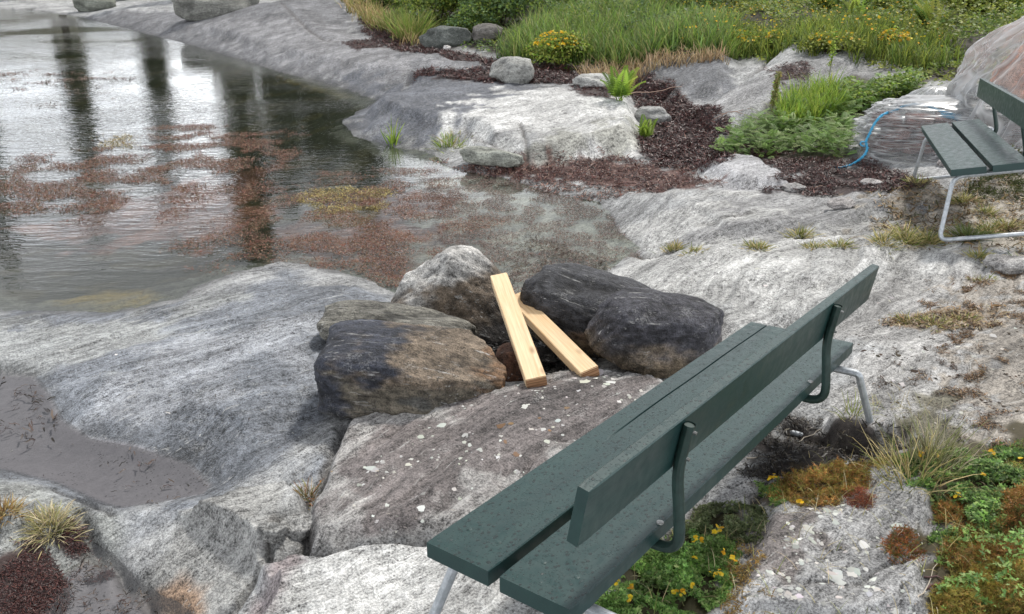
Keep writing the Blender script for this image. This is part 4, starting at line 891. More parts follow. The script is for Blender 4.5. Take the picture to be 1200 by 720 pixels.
for a in [
 (452,10,1.3,.95,GREEN,'dark green shrub at the left end of the bank, top edge',201,.06,2200,7),
 (515,34,1.9,1.25,OLIVE+GREEN,'large olive green shrub over the dark rock at top left of the bank',202,.06,4200,10),
 (553,44,.85,.62,GREEN+BLUEG,'small round shrub in front of the larger ones above the seaweed',203,.05,1800,6),
 (590,36,1.5,1.1,BLUEG+GREEN,'blue green shrub left of the meadow grass',204,.06,3200,8),
 (640,14,1.7,.9,GREEN,'mid green shrub behind the orange flowered clump',205,.06,3000,8),
 (745,10,1.6,.8,OLIVE,'olive shrub at the top edge behind the tall grass',206,.06,2600,8),
 (815,26,1.2,.75,BLUEG+OLIVE,'twiggy grey green shrub at top centre right',207,.05,2000,7),
 (880,14,1.8,.9,OLIVE+GREEN,'wide low shrub behind the yellow flowering bank',208,.06,3200,9),
 (1010,26,1.4,.75,GREEN+OLIVE,'shrub at the top right above the yellow flowers',209,.06,2600,8),
 (1130,30,1.4,.9,OLIVE,'dense shrub at top right behind the plastic sheet',210,.06,2800,8)]:
    shrub(*a)
shrub(652, 82, .95, .52, FRESH+OLIVE, 'low clump covered with orange yellow flowers in front of the meadow grass', 220, .045, 2400, 7, 'flowering clumps on the bank', 210)
shrub(912, 60, .60, .30, OLIVE+FRESH, 'small clump with yellow flowers in the middle of the bank', 221, .04, 1100, 5, 'flowering clumps on the bank', 60)
shrub(1042, 66, .62, .34, OLIVE+FRESH, 'clump with bright yellow flowers above the right hand rock', 222, .04, 1200, 5, 'flowering clumps on the bank', 120)
shrub(862, 64, .9, .32, OLIVE+FRESH, 'low leafy clump with scattered yellow flowers at the rock edge', 223, .04, 1600, 6, 'flowering clumps on the bank', 80)
shrub(975, 66, .9, .30, OLIVE, 'low olive clump with a few yellow flowers between two rocks', 224, .04, 1500, 6, 'flowering clumps on the bank', 40)
xy = scatter(Poly([(800,22),(1085,22),(1085,74),(860,64),(800,58)], 'g'), 420, .2, seed=105); k = len(xy)
tag(foliage('scattered_flowers', g, np.column_stack([xy, Hg(xy[:, 0], xy[:, 1])+g.uniform(.18, .36, k)]), np.tile([0., -.3, 1.], (k, 1)), .032, pal(g, k, YEL, .1), None, FLOWER, PETAL, .8), kind='stuff')
# ferns
FR = pinnate(13, .24, True, .22)
def fern(px, py, n, size, cols, label, seed, group='ferns', name='fern'):
    gg = np.random.default_rng(seed); p = drop(px, py); a = gg.uniform(0, 2*np.pi, n); el = gg.uniform(.35, 1.15, n); ax = np.stack([np.cos(a)*np.cos(el), np.sin(a)*np.cos(el), np.sin(el)], 1)
    nr_ = np.stack([-np.cos(a)*np.sin(el), -np.sin(a)*np.sin(el), np.cos(el)], 1); o = inst(name, *FR, np.zeros((n, 3))+gg.normal(0, .02, (n, 3))*[1, 1, 0], ax, nr_, size*gg.uniform(.7, 1.15, n), pal(gg, n, cols, .15), LEAF); o.location = tuple(p); return tag(o, label, 'fern', group)
fern(727, 118, 16, .44, FRESH, 'bright green fern growing on top of the far slab', 301); fern(756, 163, 9, .28, FRESH, 'small green fern below the pale grooved stone', 302)
for i, (px, py, lab) in enumerate([(1000,36,'first'),(1060,26,'second'),(1090,44,'third'),(960,22,'fourth'),(1130,14,'fifth'),(1180,24,'sixth')]):
    fern(px, py, 13, .62, GREEN+OLIVE, ['bracken fern above the yellow flowering clump, top right', 'tall bracken fern at the top edge left of the plastic', 'bracken fern just above the top of the plastic sheet slope', 'bracken fern at the top edge right of centre', 'bracken fern behind the plastic at the top edge', 'bracken fern at the top right corner behind the plastic'][i], 310+i)
# leafy patch with feathered leaves before the plastic
SW = pinnate(7, .26, False, .16)
sp = Poly([(842,184),(852,164),(885,150),(930,136),(985,114),(1062,98),(1075,112),(1040,122),(1000,136),(990,160),(992,186),(930,182),(900,186)], 'g')
xy = scatter(sp, 2100, .06, seed=110); k = len(xy); hh = g.uniform(.02, .24, k)*(.7+.6*pn(xy[:, 0]*4, xy[:, 1]*4, 88)); ax = rdir(g, k); ax[:, 2] = g.uniform(.1, 1.3, k); nr_ = g.normal(0, .3, (k, 3)); nr_[:, 2] = 1
tag(inst('silverweed', *SW, np.column_stack([xy, Hg(xy[:, 0], xy[:, 1])+hh]), ax, nr_, .12*g.uniform(.7, 1.2, k), pal(g, k, [(.19, .31, .07), (.24, .36, .12), (.14, .25, .06), (.30, .38, .17)], .22), LEAF), kind='stuff')
xy = scatter(Poly([(915,140),(935,122),(975,116),(985,134),(950,150),(918,154)], 'g'), 2000, .06, seed=111); tag(grass('meadow_grass', xy, .30, .006, .4, pal(g, len(xy), FRESH, .15), g), kind='stuff')
xy = scatter(Poly([(985,114),(1060,100),(1078,108),(1040,122),(1000,132)], 'g'), 3000, .08, seed=112); k = len(xy)
tag(foliage('ground_cover', g, np.column_stack([xy, Hg(xy[:, 0], xy[:, 1])+g.uniform(0, .2, k)]), np.tile([0., -.3, 1.], (k, 1)), .04, pal(g, k, GREEN+FRESH, .2)), kind='stuff')
# tall seed stalks
def stalk(px, py, h, label, seed, cols=FRESH):
    gg = np.random.default_rng(seed); p = drop(px, py); top = Vector((gg.normal(0, .04), gg.normal(0, .03), h)); root = empty('tall_weed', tuple(p)); tag(root, label, 'weed', 'tall seeding weeds')
    V, F_ = tube([(0, 0, -.02), tuple(top*.5+Vector((.01, 0, 0))), tuple(top)], [.005, .004, .002], 5, False); mesh_np('stem', V, F_, BARK, np.tile((.14, .15, .05), (len(V), 1)), root)
    n = 150; tt = gg.uniform(.25, 1, n); pos = np.outer(tt, np.array(top))+gg.normal(0, .018, (n, 3))*(1.3-tt)[:, None]; dd = gg.normal(0, 1, (n, 3)); dd[:, 2] = np.abs(dd[:, 2]); foliage('foliage', gg, pos, dd, .035, pal(gg, n, cols, .2), root)
stalk(902, 138, .50, 'tall yellowish dock stalk at the left end of the leafy patch', 320, [(.22, .24, .08), (.30, .26, .10)]); stalk(909, 132, .42, 'second dock stalk just right of the tall one', 321, [(.22, .24, .08)])
stalk(971, 92, .60, 'slender green stalk rising before the right hand slab', 322, FRESH); stalk(905, 128, .3, 'short green stalk between the dock stalks', 323)

# ------------------------------------------------------------ grass tufts and low plants near the viewer
def tuft(px, py, n, h, spread, cols, label, seed, lean=.6, wid=.0018, name='grass_tuft', group='grass tufts on the rock', mm=None):
    gg = np.random.default_rng(seed); p = drop(px, py); x = gg.normal(0, spread, (n, 2)); d = np.column_stack([x/spread*.5+gg.normal(0, .35, (n, 2)), np.ones(n)/max(lean, .1)*.6]); ax = d/np.linalg.norm(d, axis=1, keepdims=True)
    side = rdir(gg, n); nr_ = np.cross(ax, side); nr_ *= np.where(nr_[:, 2:] < 0, -1, 1); hh = h*np.clip(gg.normal(1, .28, n), .35, 1.7); z = Hg(p[0]+x[:, 0], p[1]+x[:, 1])-p[2]-.005
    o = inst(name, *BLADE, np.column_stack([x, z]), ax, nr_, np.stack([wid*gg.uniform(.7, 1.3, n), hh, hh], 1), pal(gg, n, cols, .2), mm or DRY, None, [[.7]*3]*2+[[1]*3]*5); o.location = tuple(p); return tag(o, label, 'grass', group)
STRAW = [(.52, .44, .26), (.60, .52, .34), (.40, .36, .18), (.30, .30, .13)]; STRAWG = [(.46, .39, .17), (.30, .30, .10), (.54, .45, .23), (.18, .22, .06)]
tuft(58, 618, 420, .062, .030, STRAW, 'pale straw coloured tuft on the rock by the lower pool', 401, 1.1)
tuft(4, 602, 260, .055, .024, [(.34, .22, .08), (.42, .34, .16), (.2, .13, .06)], 'small rusty tuft cut by the left edge', 402, 1.1)
tuft(362, 584, 150, .055, .022, [(.30, .14, .06), (.20, .20, .07), (.36, .28, .15)], 'tiny reddish green tuft in the crack left of the front slab', 403, .9)
tuft(461, 168, 40, .20, .03, FRESH, 'short green reeds standing in the water by the far slab', 404, .4, .006, mm=LEAF)
tuft(527, 170, 150, .12, .07, FRESH+STRAWG, 'green and rusty tuft at the foot of the far slab', 405, .8, .004, mm=LEAF)
tuft(484, 44, 420, .46, .13, [(.20, .30, .06), (.26, .34, .08), (.34, .34, .12)], 'tall lime green tuft beside the dark rock on the bank', 406, .4, .007, mm=LEAF)
tuft(464, 34, 260, .36, .12, [(.20, .30, .06), (.30, .34, .10), (.40, .34, .16)], 'yellow green tuft left of the tall lime green one', 407, .4, .007, mm=LEAF)
tuft(1092, 545, 220, .16, .036, [(.34, .32, .20), (.24, .26, .11), (.42, .38, .26), (.16, .19, .07)], 'tall dry grass tuft between the pale rock and the low green plants', 408, .30, .0016)
tuft(1070, 560, 130, .13, .05, STRAWG, 'short olive tuft at the foot of the tall dry grass', 409, .6)
tuft(1000, 486, 26, .09, .015, [(.36, .40, .12), (.26, .32, .08)], 'few yellow green blades beside the far leg of the near bench', 410, .4)
for i, (px, py, n_, h_, sp_, lab) in enumerate([
 (790,292,110,.07,.06,'low straw tuft at the left end of the grassy crack'), (815,294,70,.05,.06,'thin straw tuft second from left along the crack'), (888,291,110,.06,.06,'straw tuft in the crack behind the bench top'),
 (938,276,120,.09,.05,'taller yellow tuft above the crack'), (955,290,80,.06,.05,'low tuft in the crack under the taller yellow one'), (985,289,100,.06,.06,'low straw tuft right of centre in the crack'),
 (1035,284,120,.08,.06,'straw tuft in the crack left of the second bench leg'), (1062,283,160,.12,.06,'bushier straw tuft by the second bench leg'), (1088,284,160,.11,.06,'straw tuft touching the second bench leg'),
 (1135,280,180,.13,.07,'green centred tuft behind the bench runner'), (1158,272,120,.10,.06,'small tuft behind the bench runner near the edge'), (1180,268,120,.10,.07,'tuft at the right edge behind the bench runner'),
 (1148,302,90,.07,.05,'tuft in front of the bench runner'), (1066,377,80,.05,.05,'dry tuft on the lichen rock right of the near bench'), (1095,381,90,.05,.06,'second dry tuft on the lichen rock'), (1130,375,70,.05,.05,'third dry tuft on the lichen rock, near the edge'),
 (1075,218,140,.10,.06,'straw tuft by the far leg of the second bench'), (1128,238,150,.10,.08,'straw tuft under the second bench seat'), (1155,250,100,.08,.06,'low tuft between the runners of the second bench'),
 (1197,312,90,.08,.03,'dark green sprig at the right edge by the flat stone'), (1150,330,60,.04,.04,'tiny tuft on pale rock at the right')]):
    tuft(px, py, int(n_*1.3), h_*.9, min(sp_, .030), STRAWG if i not in (9, 19) else [(.12, .17, .05), (.2, .24, .08)], lab, 420+i, 1.0, .0026)
# bird's-foot trefoil, heather and moss
TREF = ([(0, 0, 0), (.22, .5, .08), (0, 1, 0), (-.22, .5, .08), (.75, .55, .05), (.55, .15, .05), (-.75, .55, .05), (-.55, .15, .05)], [(0, 1, 2), (0, 2, 3), (0, 5, 4), (0, 4, 1), (0, 6, 7), (0, 3, 6)])
def carpet(name, pts, n, z, size, depth, cols, label, cat, seed, tmpl=TREF, soft=.03, clump=.2, cf=6., up=.9, mm=None, wts=None, group=None, bumps=.5):
    P_ = Poly(pts, z); xy = scatter(P_, n, soft, clump=clump, cf=cf, seed=seed); k = len(xy); c0 = xy.mean(0); z0 = float(Hg(np.array([c0[0]]), np.array([c0[1]]))[0])
    s = P_.sd(xy[:, 0], xy[:, 1], .3); dome = ss(s, -.04, .12)*(.65+bumps*fbm(xy[:, 0]*7, xy[:, 1]*7, 3, 700+seed)); hh = depth*np.clip(dome, .08, 1.6)*g.uniform(.25, 1, k)**.5
    pos = np.column_stack([xy-c0, Hg(xy[:, 0], xy[:, 1])-z0+hh]); ax = rdir(g, k); ax[:, 2] = g.uniform(-.1, 1.2, k); nr_ = g.normal(0, .5, (k, 3)); nr_[:, 2] += up
    tone = np.clip(1+.5*fbm(xy[:, 0]*9, xy[:, 1]*9, 2, 720+seed), .5, 1.5)[:, None]
    o = inst(name, *tmpl, pos, ax, nr_, size*np.clip(g.normal(1, .3, k), .4, 1.8), pal(g, k, cols, .22, wts)*tone, mm or LEAF); o.location = (c0[0], c0[1], z0); o['label'] = label; o['category'] = cat
    if group: o['group'] = group
    return o, P_
TG = [(0.224, 0.393, 0.099), (0.294, 0.477, 0.14), (0.155, 0.281, 0.084), (0.378, 0.505, 0.182)]
def blooms(par, P_, n, size, depth, seed, spots=None, cols=YEL):
    gg = np.random.default_rng(seed); xy = np.array([drop(*q)[:2] for q in spots]) if spots else scatter(P_, n, 0, seed=seed)
    xy = np.repeat(xy, 3, 0)+gg.normal(0, .006, (len(xy)*3, 2)); k = len(xy); dd = gg.normal(0, .5, (k, 3)); dd[:, 2] = 1
    pos = np.column_stack([xy, Hg(xy[:, 0], xy[:, 1])+depth+gg.uniform(0, .015, k)])-np.array(par.location)
    o = foliage('flower', gg, pos, dd, size, pal(gg, k, cols, .1), par, FLOWER, PETAL, .7); tag(o, kind='stuff')
a_, P_ = carpet('trefoil_patch', [(700,745),(722,700),(748,668),(775,648),(800,628),(838,632),(862,652),(852,684),(838,712),(820,745)], 12000, .28, .0105, .055, TG, 'lush green trefoil patch with yellow flowers beneath the near bench', 'wild flowers', 501)
blooms(a_, P_, 0, .014, .055, 510, [(720,702),(738,708),(797,715),(790,715),(812,652),(820,653),(835,645),(843,641),(846,668),(810,674),(842,694),(858,676),(737,722),(808,705),(772,654),(834,694),(741,670)])
carpet('trefoil_patch', [(800,628),(830,606),(872,600),(890,612),(878,640),(845,650)], 2600, .28, .010, .05, [(.20, .25, .11), (.25, .28, .15), (.15, .19, .09)], 'grey green twiggy patch above the lush trefoil', 'wild plants', 502, clump=.8)
c_, P2_ = carpet('trefoil_patch', [(1048,556),(1080,545),(1130,545),(1215,540),(1230,640),(1150,650),(1100,640),(1090,600)], 9500, .34, .0105, .045, TG+BLUEG, 'green trefoil patch with few yellow flowers at the right edge', 'wild flowers', 503, clump=.5)
blooms(c_, P2_, 0, .013, .045, 511, [(1076,547),(1079,543),(1096,550),(1118,600),(1194,556),(1160,546),(1150,572)])
d_, P3_ = carpet('trefoil_patch', [(893,600),(895,575),(910,570),(918,590),(910,605)], 900, .29, .0105, .04, TG, 'little green patch with one yellow flower left of the rusty heather', 'wild flowers', 504)
blooms(d_, P3_, 0, .013, .04, 512, [(903,573),(906,571),(936,602)])
SPRIG = ([(-.05, 0, 0), (.05, 0, 0), (0, 1, .05), (0, .3, 0), (.28, .55, .06), (0, .5, 0), (-.28, .75, .06), (0, .42, 0)], [(0, 1, 2), (3, 4, 5), (5, 6, 7)])
RUST = [(0.413, 0.207, 0.068), (0.509, 0.289, 0.11), (0.275, 0.152, 0.055), (0.261, 0.234, 0.062)]; OLH = [(0.323, 0.282, 0.067), (0.417, 0.349, 0.094), (0.215, 0.208, 0.054), (0.457, 0.282, 0.094)]
for i, (pts, n_, sz_, dp, cols, lab) in enumerate([
 ([(912,600),(905,575),(930,556),(975,552),(1012,560),(1005,590),(975,612),(935,612)], 7500, .020, .075, RUST+OLH, 'rusty green heather cushion at the top of the lower right slab'),
 ([(985,606),(1000,596),(1022,606),(1018,618),(992,618)], 900, .016, .03, [(.30, .10, .06), (.24, .12, .07)], 'reddish sprigs right of the rusty heather cushion'),
 ([(1036,668),(1040,648),(1058,646),(1070,662),(1066,678),(1046,682)], 1100, .018, .045, [(.36, .13, .05), (.26, .12, .05), (.14, .14, .04)], 'small orange heather cushion alone on the slab'),
 ([(1094,632),(1100,606),(1125,604),(1132,622),(1116,640)], 1500, .017, .05, RUST, 'brown heather cushion between the slab and the trefoil'),
 ([(1140,640),(1146,612),(1180,610),(1225,616),(1230,668),(1180,680),(1148,668)], 6500, .019, .075, RUST, 'large brown heather cushion at the right edge'),
 ([(1100,686),(1098,656),(1118,640),(1145,652),(1150,684),(1125,692)], 2600, .018, .055, RUST+OLH, 'tawny heather cushion left of the large brown one'),
 ([(1085,745),(1098,710),(1125,690),(1160,684),(1235,684),(1235,745)], 9000, .020, .085, OLH, 'olive gold heather cushion in the lower right corner'),
 ([(1020,562),(1045,556),(1075,560),(1060,572),(1030,574)], 900, .016, .03, OLH, 'thin olive sprigs at the top of the slab'),
 ([(1150,560),(1200,545),(1230,560),(1220,600),(1165,596)], 2000, .018, .05, OLH+TG, 'mixed olive heather patch on the right edge among the trefoil'),
 ([(1140,212),(1160,200),(1225,190),(1240,215),(1190,228),(1150,224)], 2600, .045, .16, [(.07, .09, .025), (.10, .11, .03), (.05, .065, .02)], 'dark heather clump under the second bench'),
 ([(1150,120),(1215,112),(1225,150),(1180,158),(1152,146)], 2200, .045, .30, GREEN, 'green plant behind the back plank of the second bench')]):
    carpet('heather_cushion' if i < 9 else 'low_plant', pts, n_, .3 if i < 9 else .36, sz_, dp, cols, lab, 'heather' if i < 9 else 'plant', 520+i, SPRIG if i < 10 else LEAFT, .02 if i < 9 else .06, .0, 8, .4, None, None, 'heather cushions on the rock' if i < 9 else None, 1.7)
carpet('low_plant', [(1098,700),(1110,640),(1150,604),(1220,600),(1230,740),(1100,740)], 1500, .36, .010, .10, TG, 'green shoots growing up through the brown and olive heather at lower right', 'plant', 560, TREF, .02, 1.6, 9, .8, None, None, None, 1.2)
xy = scatter(Poly([(850,620),(1090,560),(1215,560),(1215,740),(850,740)], .32), 260, .05, seed=120); o_ = grass('grass_blades', xy, .07, .0011, .9, pal(g, len(xy), STRAWG+STRAW, .2), g, None, DRY); tag(o_, kind='stuff')
xy = scatter(Poly([(700,740),(760,650),(870,600),(1060,480),(1130,530),(1050,600),(900,640),(850,740)], .3), 330, .05, seed=121); tag(grass('grass_blades', xy, .075, .0012, .9, pal(g, len(xy), STRAWG+STRAW, .2), g, None, DRY), kind='stuff')
# bare twigs and stems
for i, (a, b_, r_, cl, lab) in enumerate([
 ((718,110),(800,104),.008,(.40, .28, .22),'long pale stem lying across the seaweed right of the fern'), ((822,142),(872,134),.007,(.38, .26, .2),'pinkish stem beside the dark seaweed heap'), ((826,150),(880,128),.006,(.3, .2, .16),'thin stem crossing the pinkish one'),
 ((935,220),(975,221),.008,(.36, .24, .18),'short brown stem before the leafy patch'), ((876,538),(921,532),.003,(.45, .40, .33),'pale curved twig on the black litter'), ((934,520),(962,503),.002,(.40, .36, .30),'thin twig above the black litter'),
 ((800,160),(835,182),.007,(.26, .15, .12),'dark stem sloping through the seaweed'), ((562,80),(566,62),.006,(.4, .36, .3),'upright pale stem in the far seaweed'), ((608,441),(580,452),.0028,(.34, .27, .23),'thin burnt stick inside the fire pit'),
 ((1074,710),(1098,660),.0022,(.50, .44, .36),'pale grass stem by the small orange cushion'), ((1082,676),(1130,684),.003,(.14, .08, .08),'purple brown twig below the tawny cushion'), ((1085,690),(1122,672),.0028,(.16, .09, .09),'purple twig crossing the purple brown one'),
 ((1118,570),(1140,590),.002,(.45, .40, .28),'straw coloured stem over the trefoil'), ((1165,597),(1200,586),.004,(.42, .37, .30),'grey dead stick at the right edge')]):
    gg = np.random.default_rng(900+i); A = Vector(drop(*a)); B_ = Vector(drop(*b_)); pts = []
    for k in range(7):
        q = A.lerp(B_, k/6)+Vector(gg.normal(0, (B_-A).length*.018, 3)); q.z = max(q.z, float(H(q.x, q.y))+r_) if i != 8 else q.z+.05; pts.append(q)
    V, F_ = tube([q-A for q in pts], [r_*(1-.09*k) for k in range(7)], 6); o = mesh_np('twig', V, F_, BARK, np.tile(cl, (len(V), 1)), None, True); o.location = A; tag(o, lab, 'twig', 'loose twigs and stems')
print('plants', time.time()-T0)

# ------------------------------------------------------------ things under the plastic
def pink(P, V, nz, fi):
    c = np.array((.58, .28, .18))*np.clip(1+.3*nz+.5*fi+.5*fbm(P[:, 0]*18, P[:, 2]*18+P[:, 1]*12, 2, 230), .35, 1.8)[:, None]; k = ss(nz, .2, .6)[:, None]*.5; return c*(1-k)+np.array((.40, .34, .30))*k
b0 = drop(1000, 190); bd = math.hypot(b0[0], b0[1])
def on(px, d):   # ground position on the bearing of photo column px, d metres away
    a = math.atan2((px-600)/FPX, _c+(360-180)/FPX*0+.0*_s); x, y = math.sin(a)*d, math.cos(a)*d; return x, y, float(H(x, y))
for px, d, dims, yw, sd_, lab in ((1176, bd+1.0, (1.12, .80, .92), 8, 601, 'large pinkish granite boulder under the high part of the clear plastic'), (1300, bd+1.2, (1.0, .8, 1.1), -10, 602, 'second pink granite boulder under the plastic beyond the bench back')):
    x, y, z = on(px, d); o = stone_mesh('granite_boulder', dims, sd_, 5, 2.8, 9, .82, colour=pink, lump=.08); o.location = (x, y, z+dims[2]*.42); o.rotation_euler = (0, 0, R(yw)); tag(o, lab, 'boulder', 'pink boulders under the plastic')
yb = R(-16); bx, by, bz = on(1082, bd+.50)
k = 0
for row in range(3):
    for i in range(6):
        gg = np.random.default_rng(620+k); dims = (gg.uniform(.24, .30), .42, .12); o = stone_mesh('paving_block', dims, 620+k, 3, 5, 4, .95, colour=(.26, .145, .125), lump=.04)
        lx = (i-2.35)*.27+gg.normal(0, .01)+(.1 if row % 2 else 0); o.location = (bx+lx*math.cos(yb), by+lx*math.sin(yb), bz+.05+row*.118); o.rotation_euler = (0, 0, yb+gg.normal(0, .05)); k += 1
        tag(o, ['leftmost', 'second from left', 'third from left', 'third from right', 'second from right', 'rightmost'][i]+' reddish block in the '+['bottom', 'middle', 'top'][row]+' row under the low plastic', 'block', 'brown blocks under the plastic')
# clear plastic sheeting
m, t, n, l, p = mat('clear_plastic'); n.remove(p)
fol = nd(t, 'Attribute', attribute_name='fol').outputs['Vector']
c1 = noise(t, fol, .8, 1.5, .5); c2 = noise(t, vscale(t, fol, (1.9, 1.4, 1)), 1, 1.5, .5)
crease = math_(t, 'MAXIMUM', mapr(t, math_(t, 'ABSOLUTE', math_(t, 'SUBTRACT', c1, .5)), 0, .03, 1, 0), math_(t, 'MULTIPLY', mapr(t, math_(t, 'ABSOLUTE', math_(t, 'SUBTRACT', c2, .5)), 0, .018, 1, 0), .6))
bm = nd(t, 'Bump', Strength=.5, Distance=.02); l.new(math_(t, 'ADD', c1, math_(t, 'MULTIPLY', c2, .5)), bm.inputs['Height'])
tr = n.new('ShaderNodeBsdfTransparent'); tr.inputs[0].default_value = (.96, .97, .97, 1); df = n.new('ShaderNodeBsdfDiffuse'); df.inputs[0].default_value = (.80, .82, .83, 1); tl = n.new('ShaderNodeBsdfTranslucent'); tl.inputs[0].default_value = (.8, .82, .83, 1); gl = n.new('ShaderNodeBsdfGlossy'); gl.inputs['Roughness'].default_value = .32
dm_ = n.new('ShaderNodeMixShader'); l.new(df.outputs[0], dm_.inputs[1]); l.new(tl.outputs[0], dm_.inputs[2])
lw = n.new('ShaderNodeLayerWeight'); lw.inputs[0].default_value = .35; l.new(bm.outputs[0], lw.inputs['Normal']); l.new(bm.outputs[0], gl.inputs['Normal']); l.new(bm.outputs[0], df.inputs['Normal'])
m1 = n.new('ShaderNodeMixShader'); l.new(math_(t, 'MINIMUM', math_(t, 'ADD', math_(t, 'ADD', .15, math_(t, 'MULTIPLY', lw.outputs['Facing'], .50)), math_(t, 'MULTIPLY', crease, .6)), .85), m1.inputs[0]); l.new(tr.outputs[0], m1.inputs[1]); l.new(dm_.outputs[0], m1.inputs[2])
m2 = n.new('ShaderNodeMixShader'); l.new(math_(t, 'ADD', .05, math_(t, 'MULTIPLY', lw.outputs['Fresnel'], .55)), m2.inputs[0]); l.new(m1.outputs[0], m2.inputs[1]); l.new(gl.outputs[0], m2.inputs[2]); l.new(m2.outputs[0], n['Material Output'].inputs[0]); PLASTIC = m
proot = empty('plastic_sheet', (bx, by, bz)); tag(proot, 'clear creased plastic sheeting over the boulders and blocks behind the second bench', 'plastic sheet')
def drape(name, c, rx, ry, h, yaw, seed, fold=.06, ridg=6., sq=2.6, vert=2.4, stretch=(9, 1.5), base=-.04, lean=(0, 0), nu=260, nv=90):
    th = np.linspace(0, 2*np.pi, nu, endpoint=False); s = np.linspace(0, 1, nv); TH, SS = np.meshgrid(th, s, indexing='ij')
    rad = (1-SS**vert).clip(0)**.5; zz = base+(h-base)*SS**.9
    cx_, sx_ = np.cos(TH), np.sin(TH); q = 1/(np.abs(cx_)**sq+np.abs(sx_)**sq)**(1/sq)
    xx = cx_*stretch[0]/6.28*2; f1 = fbm(cx_*stretch[0]*.5+seed, sx_*stretch[0]*.5+SS*stretch[1]*2, 4, 800+seed); f2 = np.abs(fbm(cx_*stretch[0]+seed, sx_*stretch[0]+SS*stretch[1], 2, 820+seed)); f3 = fbm(cx_*3+SS*ridg*2, sx_*3-SS*ridg, 3, 840+seed)
    w_ = np.sin(np.pi*np.clip(SS, 0, 1))**.4*(.35+.65*rad); k = 1+fold*(f1-1.4*f2+.6*f3)*w_
    X_ = rx*q*cx_*rad*k+lean[0]*zz/h; Y_ = ry*q*sx_*rad*k+lean[1]*zz/h; Z_ = zz+fold*.35*h*f1*w_*SS
    x = X_*math.cos(yaw)-Y_*math.sin(yaw)+c[0]-bx; y = X_*math.sin(yaw)+Y_*math.cos(yaw)+c[1]-by; z = Z_+c[2]-bz
    i0 = np.arange(nu)[:, None]*nv+np.arange(nv-1)[None]; i1 = ((np.arange(nu)[:, None]+1) % nu)*nv+np.arange(nv-1)[None]; F_ = np.stack([i0, i1, i1+1, i0+1], -1).reshape(-1, 4)
    fv = np.stack([cx_*stretch[0]*.6, sx_*stretch[0]*.6, SS*stretch[1]*1.6+seed], -1).reshape(-1, 3)
    return mesh_np(name, np.stack([x, y, z], -1).reshape(-1, 3), F_, PLASTIC, None, proot, True, {'fol': fv})
drape('wrapped_base', (bx, by, bz), .86, .44, .52, yb, 3, .085, 14, 4.5, 5, (3, 9))
x, y, z = on(1248, bd+1.05); drape('draped_top', (x, y, z), 1.50, .98, 1.24, R(-6), 5, .065, 2, 2.3, 1.9, (6, 1.4), lean=(.0, .0))
x, y, z = on(1050, bd+.75); drape('loose_fold', (x, y, z+.1), .40, .25, .48, R(-10), 7, .12, 5, 2.2, 2.4, (6, 2))
x, y, z = on(1106, bd+.60); drape('gathered_neck', (x, y, z+.25), .34, .26, .38, R(-10), 9, .22, 9, 2.2, 2.4, (16, 3))
# blue rope
m, t, n, l, p = mat('blue_rope'); tcn = n.new('ShaderNodeTexCoord'); r = nd(t, 'ValToRGB'); l.new(noise(t, tcn.outputs['Object'], 90, 3), r.inputs[0]); e = r.color_ramp.elements; e[0].color = (.02, .22, .42, 1); e[1].color = (.08, .45, .70, 1); l.new(r.outputs[0], p.inputs['Base Color']); p.inputs['Roughness'].default_value = .5; ROPE = m
def rp_(px, py, d): v = ray(px, py); q = d/math.hypot(v[0], v[1]); return Vector((v[0]*q, v[1]*q, CH+v[2]*q))
pth = [rp_(1124,137,bd+.28), rp_(1104,132,bd+.33), rp_(1080,124,bd+.36), rp_(1062,125,bd+.30), rp_(1048,131,bd+.20), rp_(1034,136,bd+.05), rp_(1025,146,bd-.02), rp_(1019,158,bd-.05), rp_(1015,167,bd-.06), rp_(1016,177,bd-.08), rp_(1010,186,bd-.12), Vector(drop(998,194)), Vector(drop(989,197)), Vector(drop(979,198))]
sm = []
for i in range(len(pth)-1):
    p0, p1, p2, p3 = pth[max(i-1, 0)], pth[i], pth[i+1], pth[min(i+2, len(pth)-1)]
    for k in range(8):
        u = k/8; sm.append(.5*((2*p1)+(p2-p0)*u+(2*p0-5*p1+4*p2-p3)*u*u+(3*p1-p0-3*p2+p3)*u**3))
sm.append(pth[-1]); A = sm[-1]
strands = []
for s_ in range(2):
    strands.append(tube([q-A+Vector((math.cos(i*.9+s_*math.pi), 0, math.sin(i*.9+s_*math.pi)))*.006+Vector((0, 0, .008)) for i, q in enumerate(sm)], .0085, 6))
V, F_ = joinvf(strands); o = mesh_np('rope', V, F_, ROPE, None, None, True); o.location = A; tag(o, 'thin blue rope running down over the plastic and trailing on the rock', 'rope')
q0 = drop(1000, 194); loop = [rp_(1016,167,bd-.07), rp_(1009,166,bd-.09), rp_(1008,170,bd-.1), rp_(1013,172,bd-.09)]
V, F_ = tube([q-loop[0] for q in rounded(loop, .03)], .007, 6); o = mesh_np('rope_end', V, F_, ROPE, None, None, True); o.location = loop[0]; tag(o, 'short frayed blue end sticking out of the knot in the rope', 'rope')
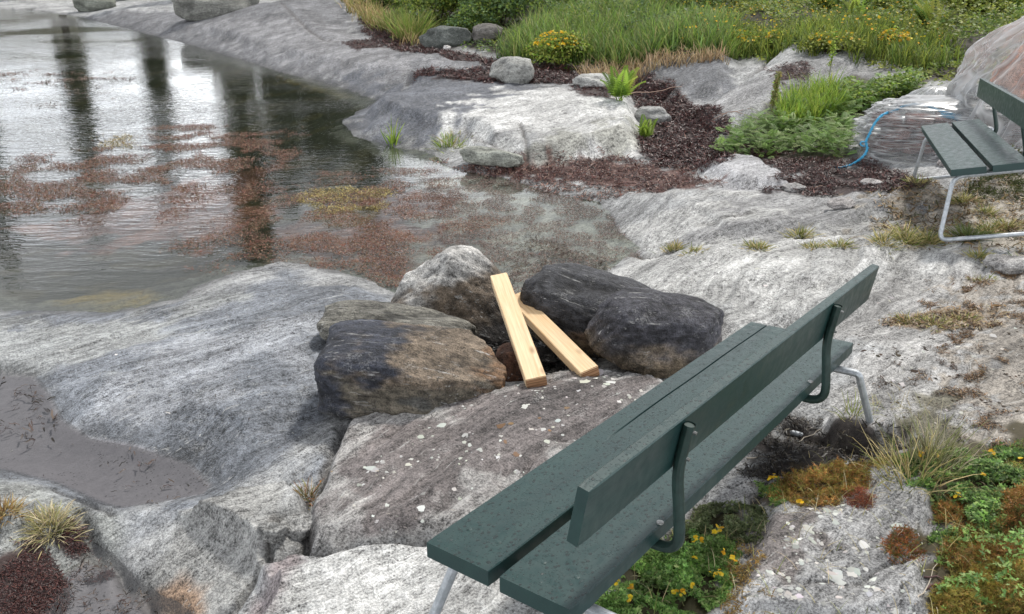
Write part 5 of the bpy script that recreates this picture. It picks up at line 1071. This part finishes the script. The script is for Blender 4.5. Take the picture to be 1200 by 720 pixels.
V, F_ = bevbox(.17, .03, .035, .008); o = mesh_np('strap_hook', V, F_, ROPE, None, None, True); o.location = rp_(1113, 137, bd+.22); o.rotation_euler = (0, R(9), R(-20)); tag(o, 'flat blue strap end lying on the plastic beside the bench seat', 'strap')

# ------------------------------------------------------------ trees across the water (outside the frame, mirrored in the pool)
def pine(px, d, h, rad, label, seed, trunk=.16, crown0=.18, cols=((.035, .05, .025), (.05, .065, .03)), n=1500):
    gg = np.random.default_rng(seed); a = math.atan2((px-600)/FPX, _c); x, y = math.sin(a)*d, math.cos(a)*d; z = float(H(x, y)); root = empty('pine_tree', (x, y, z)); tag(root, label, 'tree', 'trees on the far side of the water')
    V, F_ = tube([(0, 0, -.2), (.05, 0, h*.5), (0, .05, h)], [trunk, trunk*.6, .02], 8); mesh_np('trunk', V, F_, BARK, np.tile((.05, .04, .032), (len(V), 1)), root)
    tt = gg.uniform(crown0, 1, n); rr = rad*(1-tt)**.6*gg.uniform(.2, 1.1, n)*(1+.4*np.sin(tt*37+seed)); an = gg.uniform(0, 2*np.pi, n); pos = np.stack([rr*np.cos(an), rr*np.sin(an), h*tt-rr*.25], 1); dd = np.stack([np.cos(an), np.sin(an), -.2+0*an], 1)
    foliage('crown', gg, pos, dd, .42, pal(gg, n, list(cols), .25), root)
for i, a in enumerate([(312, 33, 10.5, .75, 'tall narrow spruce whose dark column is mirrored in the pool'), (140, 40, 7.6, .42, 'narrow spruce mirrored in the bright part of the pool'), (28, 40, 9.6, .42, 'slim pine mirrored at the left edge of the pool'), (395, 34, 6.4, 1.9, 'broad low pine mirrored beside the tall spruce'), (225, 42, 6.2, .45, 'thin crowned pine mirrored in the rippled water'), (-60, 40, 8, 1.6, 'pine across the water, left of the frame'), (355, 40, 8.0, 1.5, 'open pine mirrored right of the tall spruce'), (440, 36, 7.5, 2.2, 'bushy pine mirrored near the far slab')]):
    pine(*a, 950+i, n=1700 if i in (0, 3, 6, 7) else 900)
print('all', time.time()-T0)
